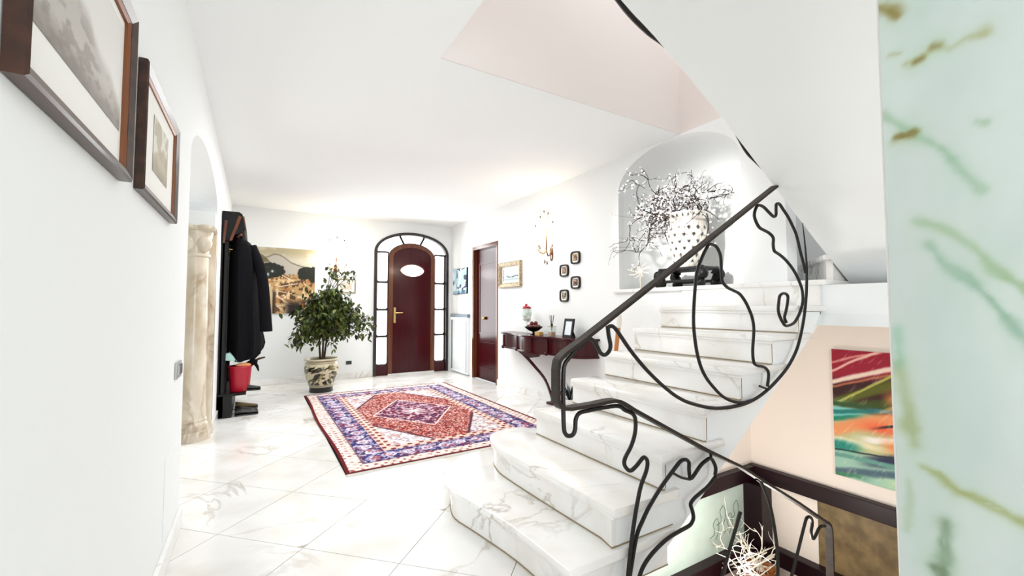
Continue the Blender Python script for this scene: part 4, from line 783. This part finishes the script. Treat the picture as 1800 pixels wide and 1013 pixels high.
MB().prism([(4.2, .664), (4.7, .664), (4.62, .60), (4.45, .575), (4.28, .60)], YZ, XR - .30, XR - .27).build('carved_apron_drop', 'mahogany', apr, bevel=.004)
for sg in (-1, 1):
    MB().strip(smooth_path([(XR - .26, 4.30 + sg * .50, .655), (XR - .24, 4.30 + sg * .34, .58), (XR - .18, 4.30 + sg * .20, .45), (XR - .10, 4.30 + sg * .10, .30), (XR - .04, 4.30 + sg * .05, .10), (XR - .03, 4.30 + sg * .04, .02)], 4), Vector((-.85, sg * .25, .45)).normalized(), .035, .03).build('curved_leg', 'mahogany', cs)
MB().box(XR - .09, 4.21, 0, XR - .002, 4.39, .03).build('foot', 'mahogany', cs, bevel=.006)
TZ = .856
gv = thing('flower_goblet', (3.06, 4.72, TZ), 'clear glass goblet filled with white fluff and a red flower on the console', 'vase')
MB().lathe([(.05, 0), (.05, .006), (.012, .012), (.010, .13), (.03, .16), (.06, .22), (.068, .27), (.062, .33), (.06, .33), (.066, .27), (.057, .222), (.02, .165)], (3.06, 4.72, TZ), 20).build('glass', 'glass', gv, smooth=True)
for k in range(8): an = k * 2.4; MB().ball((3.06 + .025 * math.cos(an), 4.72 + .025 * math.sin(an), TZ + .19 + .013 * k), .036, 9, 6).build('cotton', 'white', gv, smooth=True)
for k in range(7): an = k * .9; MB().ball((3.06 + .032 * math.cos(an), 4.72 + .04 * math.sin(an), TZ + .335 + .006 * (k % 3)), .027, 9, 6, 1, 1, .6).build('petal', 'red', gv, smooth=True)
MB().ball((3.06, 4.735, TZ + .375), .018, 8, 6).build('bud', 'red', gv, smooth=True)
bo = thing('footed_bowl', (3.02, 4.50, TZ), 'dark footed bowl on the console, heaped with red-brown balls', 'bowl')
MB().lathe([(.045, 0), (.05, .006), (.016, .014), (.018, .035), (.06, .05), (.105, .085), (.118, .10), (.112, .102), (.06, .06), (.01, .05)], (3.02, 4.50, TZ), 26).build('bowl', 'ebony', bo, smooth=True)
for k in range(9):
    an = k * 2 * PI / 7 if k < 7 else (k - 7) * PI; rr = .066 if k < 7 else .03
    MB().ball((3.02 + rr * math.cos(an), 4.50 + rr * math.sin(an), TZ + (.10 if k < 7 else .142)), .027, 10, 7).build('decorative_ball', 'fruit', smooth=True, label='red-brown decorative ball heaped in the dark footed bowl', cat='ball', group='balls in the footed bowl', loc=(3.02 + rr * math.cos(an), 4.50 + rr * math.sin(an), TZ + (.07 if k < 7 else .105)))
rd = thing('reed_diffuser', (3.06, 4.17, TZ), 'square glass reed diffuser with dark sticks on the console', 'diffuser')
MB().prism([[(3.02, 4.13), (3.10, 4.13), (3.10, 4.21), (3.02, 4.21)]], XY, TZ, TZ + .11).build('bottle', 'glass', rd, bevel=.008)
MB().box(3.028, 4.138, TZ + .006, 3.092, 4.202, TZ + .05).build('oil', 'oil', rd, bevel=.006)
MB().box(3.018, 4.128, TZ + .112, 3.102, 4.212, TZ + .118).build('bottle_lid', 'brass', rd)
MB().lathe([(.014, .11), (.014, .145)], (3.06, 4.17, TZ), 12).build('neck', 'ebony', rd, smooth=True)
for k in range(5): an = k * 1.3; MB().tube([(3.06, 4.17, TZ + .06), (3.06 + .025 * math.cos(an), 4.17 + .03 * math.sin(an), TZ + .25)], .0025, 5).build('reed', 'ebony' if k < 3 else 'twig', rd)
ph = thing('photo_frame', (3.05, 3.86, TZ), 'small dark standing photo frame on the console by the handrail', 'photo frame')
pf = lambda a, b, t: (3.05 + b * .18 + t, 3.86 + a * .95, TZ + b)
MB().prism([[(-.09, 0), (.09, 0), (.09, .215), (-.09, .215)], [(-.062, .03), (.062, .03), (.062, .185), (-.062, .185)]], pf, -.010, .010).build('frame', 'ebony', ph, bevel=.003)
MB().prism([(-.066, .026), (.066, .026), (.066, .19), (-.066, .19)], pf, -.004, .006).build('photo', 'photo', ph)
MB().prism([(-.02, 0), (.02, 0), (.015, .17), (-.015, .17)], lambda a, b, t: (3.05 + .10 - b * .42 + t, 3.86 + a, TZ + b), 0, .006).build('easel_leg', 'ebony', ph)
MB().box(2.965, 4.30, TZ, 3.03, 4.40, TZ + .045).build('gift_box', 'tancarton', bevel=.004, label='little gold carton between bowl and diffuser on the console', cat='box', loc=(3.0, 4.35, TZ))

# small floor planter behind the steps and the wooden stick
sp_ = thing('small_planter', (2.99, 3.74, 0), 'small white planter with dark spiky stems on the floor behind the steps', 'plant')
MB().lathe([(.05, 0), (.056, .01), (.066, .12), (.07, .18), (.072, .195), (.064, .19), (.058, .17)], (2.99, 3.74, 0), 20).build('pot', 'white', sp_, smooth=True)
for k in range(26):
    an = k * 2.4; r_ = .03 + .05 * ((k * 37) % 10) / 10; h_ = .06 + .13 * ((k * 53) % 11) / 11
    MB().tube(smooth_path([(2.99, 3.74, .16), (2.99 + r_ * .7 * math.cos(an), 3.74 + r_ * .7 * math.sin(an), .19 + h_ * .6), (2.99 + r_ * 1.2 * math.cos(an), 3.74 + r_ * 1.2 * math.sin(an), .19 + h_)], 3), [.008, .009, .008, .006, .005, .003, .001], 5).build('stem', 'ebony' if k % 3 else 'grey', sp_)
wk = thing('walking_stick', (3.05, 3.12, 0), 'slim wooden stick with pale grip leaning by the wall behind the stairs', 'stick')
MB().tube([(3.0, 3.16, 0), (3.04, 3.05, 1.0)], [.016, .022], 8).build('shaft', 'oil', wk, smooth=True)
MB().tube(smooth_path([(3.04, 3.05, 1.0), (3.045, 3.045, 1.06), (3.03, 3.02, 1.13)], 3), [.024, .027, .027, .026, .025, .022, .018], 8).build('grip', 'fringe', wk, smooth=True)

# ---------------------------------------------------------------- vase with blossoming branches in the niche
vx, vy = 3.46, 2.57
vs_ = thing('carved_vase_stand', (vx, vy, ZL), 'black carved wooden stand under the patterned vase in the niche', 'stand')
MB().box(vx - .13, vy - .235, ZL + .155, vx + .13, vy + .235, ZL + .185).build('top', 'ebony', vs_, bevel=.008)
for sx in (-1, 1):
    for sy in (-1, 1):
        pth = smooth_path([(vx + sx * .10, vy + sy * .20, ZL + .16), (vx + sx * .12, vy + sy * .235, ZL + .12), (vx + sx * .12, vy + sy * .20, ZL + .075), (vx + sx * .12, vy + sy * .19, ZL + .045), (vx + sx * .13, vy + sy * .235, ZL + .03)], 4)
        sl = MB().tube(pth, [.044 - .012 * abs(math.sin(i * .5)) for i in range(len(pth))], 9).build('scroll_leg', 'ebony', vs_, smooth=True)
        MB().ball((vx + sx * .13, vy + sy * .235, ZL + .036), .036, 10, 8).build('scroll_foot', 'ebony', sl, smooth=True)
        MB().ball((vx + sx * .12, vy + sy * .245, ZL + .115), .046, 10, 8, .8, 1, 1.1).build('carved_scroll', 'ebony', sl, smooth=True)
    MB().box(vx + sx * .12 - .012, vy - .20, ZL + .045, vx + sx * .12 + .012, vy + .20, ZL + .07).build('stretcher', 'ebony', vs_, bevel=.004)
vz = ZL + .186
va = thing('patterned_vase', (vx, vy, vz), 'white vase with black cut-out pattern on a carved stand in the niche', 'vase')
vp = np.array(smooth_path([(.11, 0), (.118, .02), (.150, .13), (.172, .27), (.176, .34), (.160, .42), (.150, .445), (.172, .475), (.185, .50), (.176, .505), (.14, .46)], 5))
def vpos(u, v):
    i = v * (len(vp) - 1); k = np.minimum(i.astype(int), len(vp) - 2); f = i - k; r = vp[k, 0] * (1 - f) + vp[k + 1, 0] * f; z = vp[k, 1] * (1 - f) + vp[k + 1, 1] * f; a = 2 * PI * u
    return np.stack([vx + r * np.cos(a), vy + r * np.sin(a), vz + z], 1)
def vcol(u, v):
    z = vpos(u, v)[:, 2] - vz; c = base(u, (243, 240, 230)); k = z / .062; row = np.floor(k); fx = (u * 13 + .5 * (row % 2)) % 1 - .5; fz = k % 1
    m = sst(.27, .19, np.abs(fx) * (1 + .0 * fz) + np.abs(fz - .75) * .55) * (z < .40) * (z > .04); c = lay(c, m, (40, 32, 28)); arc_ = np.exp(-((np.hypot(fx, (fz - .2) * .8) - .42) / .05) ** 2) * (z < .41) * .55; c = lay(c, arc_, (150, 130, 108))
    c = lay(c, np.exp(-((z - .43) / .014) ** 2) * .6, (150, 126, 108)); c = lay(c, (np.abs(((u * 22) % 1) - .5) < .16) * np.exp(-((z - .475) / .012) ** 2), (50, 40, 34)); return c
grid_surface(160, 100, vpos, vcol).build('body', 'glossy', va, smooth=True)
for sg in (-1, 1): MB().tube(smooth_path([(vx, vy + sg * .17, vz + .47), (vx - .02, vy + sg * .225, vz + .46), (vx - .02, vy + sg * .235, vz + .35), (vx, vy + sg * .18, vz + .20)], 4), .005, 6).build('wire_handle', 'twig', va, smooth=True)
br = thing('blossom_branches', (vx, vy, vz + .3), 'tangled brown twigs with tiny white blossoms standing in the patterned vase', 'branches')
tw = MB(); bl = MB(); r3 = random.Random(5)
def blossom(p, r):
    p = Vector(p)
    for q in range(4):
        d = Vector((r3.gauss(0, 1), r3.gauss(0, 1), r3.gauss(0, 1))).normalized(); e = d.orthogonal().normalized(); f = d.cross(e)
        bl.add([p + e * r, p + f * r, p - e * r, p - f * r + d * r * .6], [(0, 1, 2, 3)])
def grow(p, d, L, r, depth, curl, bls, lim):
    pts = [p]; n = max(4, int(L / .035)); d = d.normalized(); ax = Vector((r3.gauss(0, 1), r3.gauss(0, 1), r3.gauss(0, 1))).normalized()
    for i in range(n):
        ax = (ax + Vector((r3.gauss(0, .5), r3.gauss(0, .5), r3.gauss(0, .5)))).normalized(); d = (Matrix.Rotation(curl * r3.uniform(.2, 1.2), 3, ax) @ d).normalized()
        q = pts[-1] + d * (L / n)
        if q.x > 3.66: d.x = -abs(d.x) - .2; d.normalize(); q = pts[-1] + d * (L / n)
        if q.y > lim[1]: d.y = -abs(d.y); q = pts[-1] + d * (L / n)
        if q.y < lim[0]: d.y = abs(d.y); q = pts[-1] + d * (L / n)
        if q.z > lim[2]: d.z = -abs(d.z) - .1; d.normalize(); q = pts[-1] + d * (L / n)
        if q.x > 3.18 and (q.y > 3.17 or q.y < 1.94): q.x = min(q.x, 3.14)
        pts.append(q)
        if depth and r3.random() < .34: grow(q, d + Vector((r3.gauss(0, .8), r3.gauss(0, .8), r3.gauss(0, .6))), L * r3.uniform(.3, .55), r * .6, depth - 1, curl * 1.25, bls, lim)
        if r3.random() < bls: blossom(q + Vector((r3.gauss(0, .012), r3.gauss(0, .012), r3.gauss(0, .012))), r3.uniform(.007, .012))
    pts = [Vector(x) for x in smooth_path(pts, 2)]; m = len(pts); tw.tube(pts, [r * (1 - .7 * i / (m - 1)) for i in range(m)], 5, False)
LIM = (1.95, 3.30, 2.50)
for k in range(17):
    an = r3.uniform(0, 2 * PI); s_ = Vector((vx + .08 * math.cos(an), vy + .08 * math.sin(an), vz + .44))
    sid = r3.choice((-1, -.6, .4, .8, 1)); grow(s_, Vector((-.35 + r3.gauss(0, .3), sid * .9, r3.uniform(.45, 1.1))), r3.uniform(.4, .7), r3.uniform(.006, .0085), 2, .42, .7, LIM)
for k in range(5):   # sprays hanging down on the console side
    s_ = Vector((vx - .12, vy + .14, vz + .47)); grow(s_, Vector((-.35, 1.0, r3.uniform(-.2, .5))), r3.uniform(.5, .8), .0075, 2, .5, .7, (2.3, 3.28, 2.35))
for k in range(3):
    grow(Vector((3.2, 3.0 + r3.uniform(-.25, .15), 1.95)), Vector((-.1, .2, -1)), r3.uniform(.3, .45), .004, 1, .5, .5, (2.6, 3.28, 2.3))
tw.build('twigs', 'twig', br, kind='stuff'); bl.build('blossoms', 'blossom', br, kind='stuff')
orn = thing('twig_star', (3.30, 3.0, ZL + .02), 'white starry twig ornament standing in the niche beside the vase stand', 'ornament')
MB().tube([(3.30, 3.0, ZL + .0), (3.30, 3.0, ZL + .22)], .005, 6).build('stem', 'whitetwig', orn)
MB().lathe([(.03, 0), (.03, .006), (.006, .012)], (3.30, 3.0, ZL), 12).build('foot', 'whitetwig', orn)
for k in range(9):
    an = 2 * PI * k / 9; MB().tube(smooth_path([(3.30, 3.0, ZL + .18), (3.29, 3.0 + .07 * math.cos(an), ZL + .18 + .05 * math.sin(an)), (3.28, 3.0 + .15 * math.cos(an + .2), ZL + .19 + .08 * math.sin(an + .2))], 3), .006, 6).build('ray', 'whitetwig', orn, smooth=True)

# ---------------------------------------------------------------- cellar corner: dark framed panels and plant
cp = thing('dark_panelling', (4.2, 2.44, -1.1), 'dark purple-brown framed panelling in the corner of the lower stair hall', 'panelling')
MB().box(4.13, .26, -.445, 4.2, 2.44, -.315).build('top_rail', 'cellarwood', cp, bevel=.006)
MB().box(2.2, 2.37, -.445, 4.13, 2.44, -.318).build('top_rail', 'cellarwood', cp, bevel=.006)
MB().box(4.0, 2.24, -.99, 4.2, 2.44, -.445).build('corner_post', 'cellarwood', cp, bevel=.006)
MB().box(4.08, .26, -1.13, 4.2, 2.44, -.99).build('lower_rail', 'cellarwood', cp, bevel=.008)
MB().box(1.6, 2.32, -1.13, 4.08, 2.44, -.99).build('lower_rail', 'cellarwood', cp, bevel=.008)
MB().box(4.17, 1.86, -.99, 4.198, 2.24, -.445).build('panel', 'cellar', cp, label='pale pinkish plaster panel')
MB().box(4.17, .26, -.99, 4.198, 1.855, -.445).build('panel', 'brownpanel', cp, label='olive brown stone panel')
MB().box(1.6, 2.41, -.99, 4.0, 2.438, -.445).build('panel', 'greenpanel', cp, label='pale green etched panel')
for k in range(4):
    x = 3.86 - .10 * k; z = -.66 - .09 * (k % 2)
    MB().tube(smooth_path([(x, 2.408, z - .12), (x + .05, 2.408, z - .04), (x + .03, 2.408, z + .06), (x - .03, 2.408, z + .02), (x - .01, 2.408, z - .06), (x - .08, 2.408, z - .09)], 4), .0028, 5).build('etched_leaf', 'line', cp)
tvx, tvy = 3.72, 2.10
tv = thing('amber_floor_vase', (tvx, tvy, -1.73), 'amber-brown glazed floor vase holding bare white twigs in the lower corner', 'vase')
MB().lathe([(.11, 0), (.13, .02), (.19, .28), (.205, .48), (.17, .64), (.11, .70), (.10, .715), (.12, .735), (.105, .735), (.09, .70)], (tvx, tvy, -1.73), 30).build('body', 'amber', tv, smooth=True)
wt = thing('white_twigs', (tvx, tvy, -1.05), 'bare white branching twigs standing in the amber floor vase', 'branches')
tw = MB(); r3 = random.Random(21); bl = MB()
for k in range(7):
    grow(Vector((tvx + r3.gauss(0, .02), tvy + r3.gauss(0, .02), -1.02)), Vector((r3.gauss(0, .45), r3.gauss(0, .45), 1)), r3.uniform(.3, .6), .007, 2, .22, 0, (1.7, 2.3, -.4))
tw.build('twigs', 'whitetwig', wt, kind='stuff')
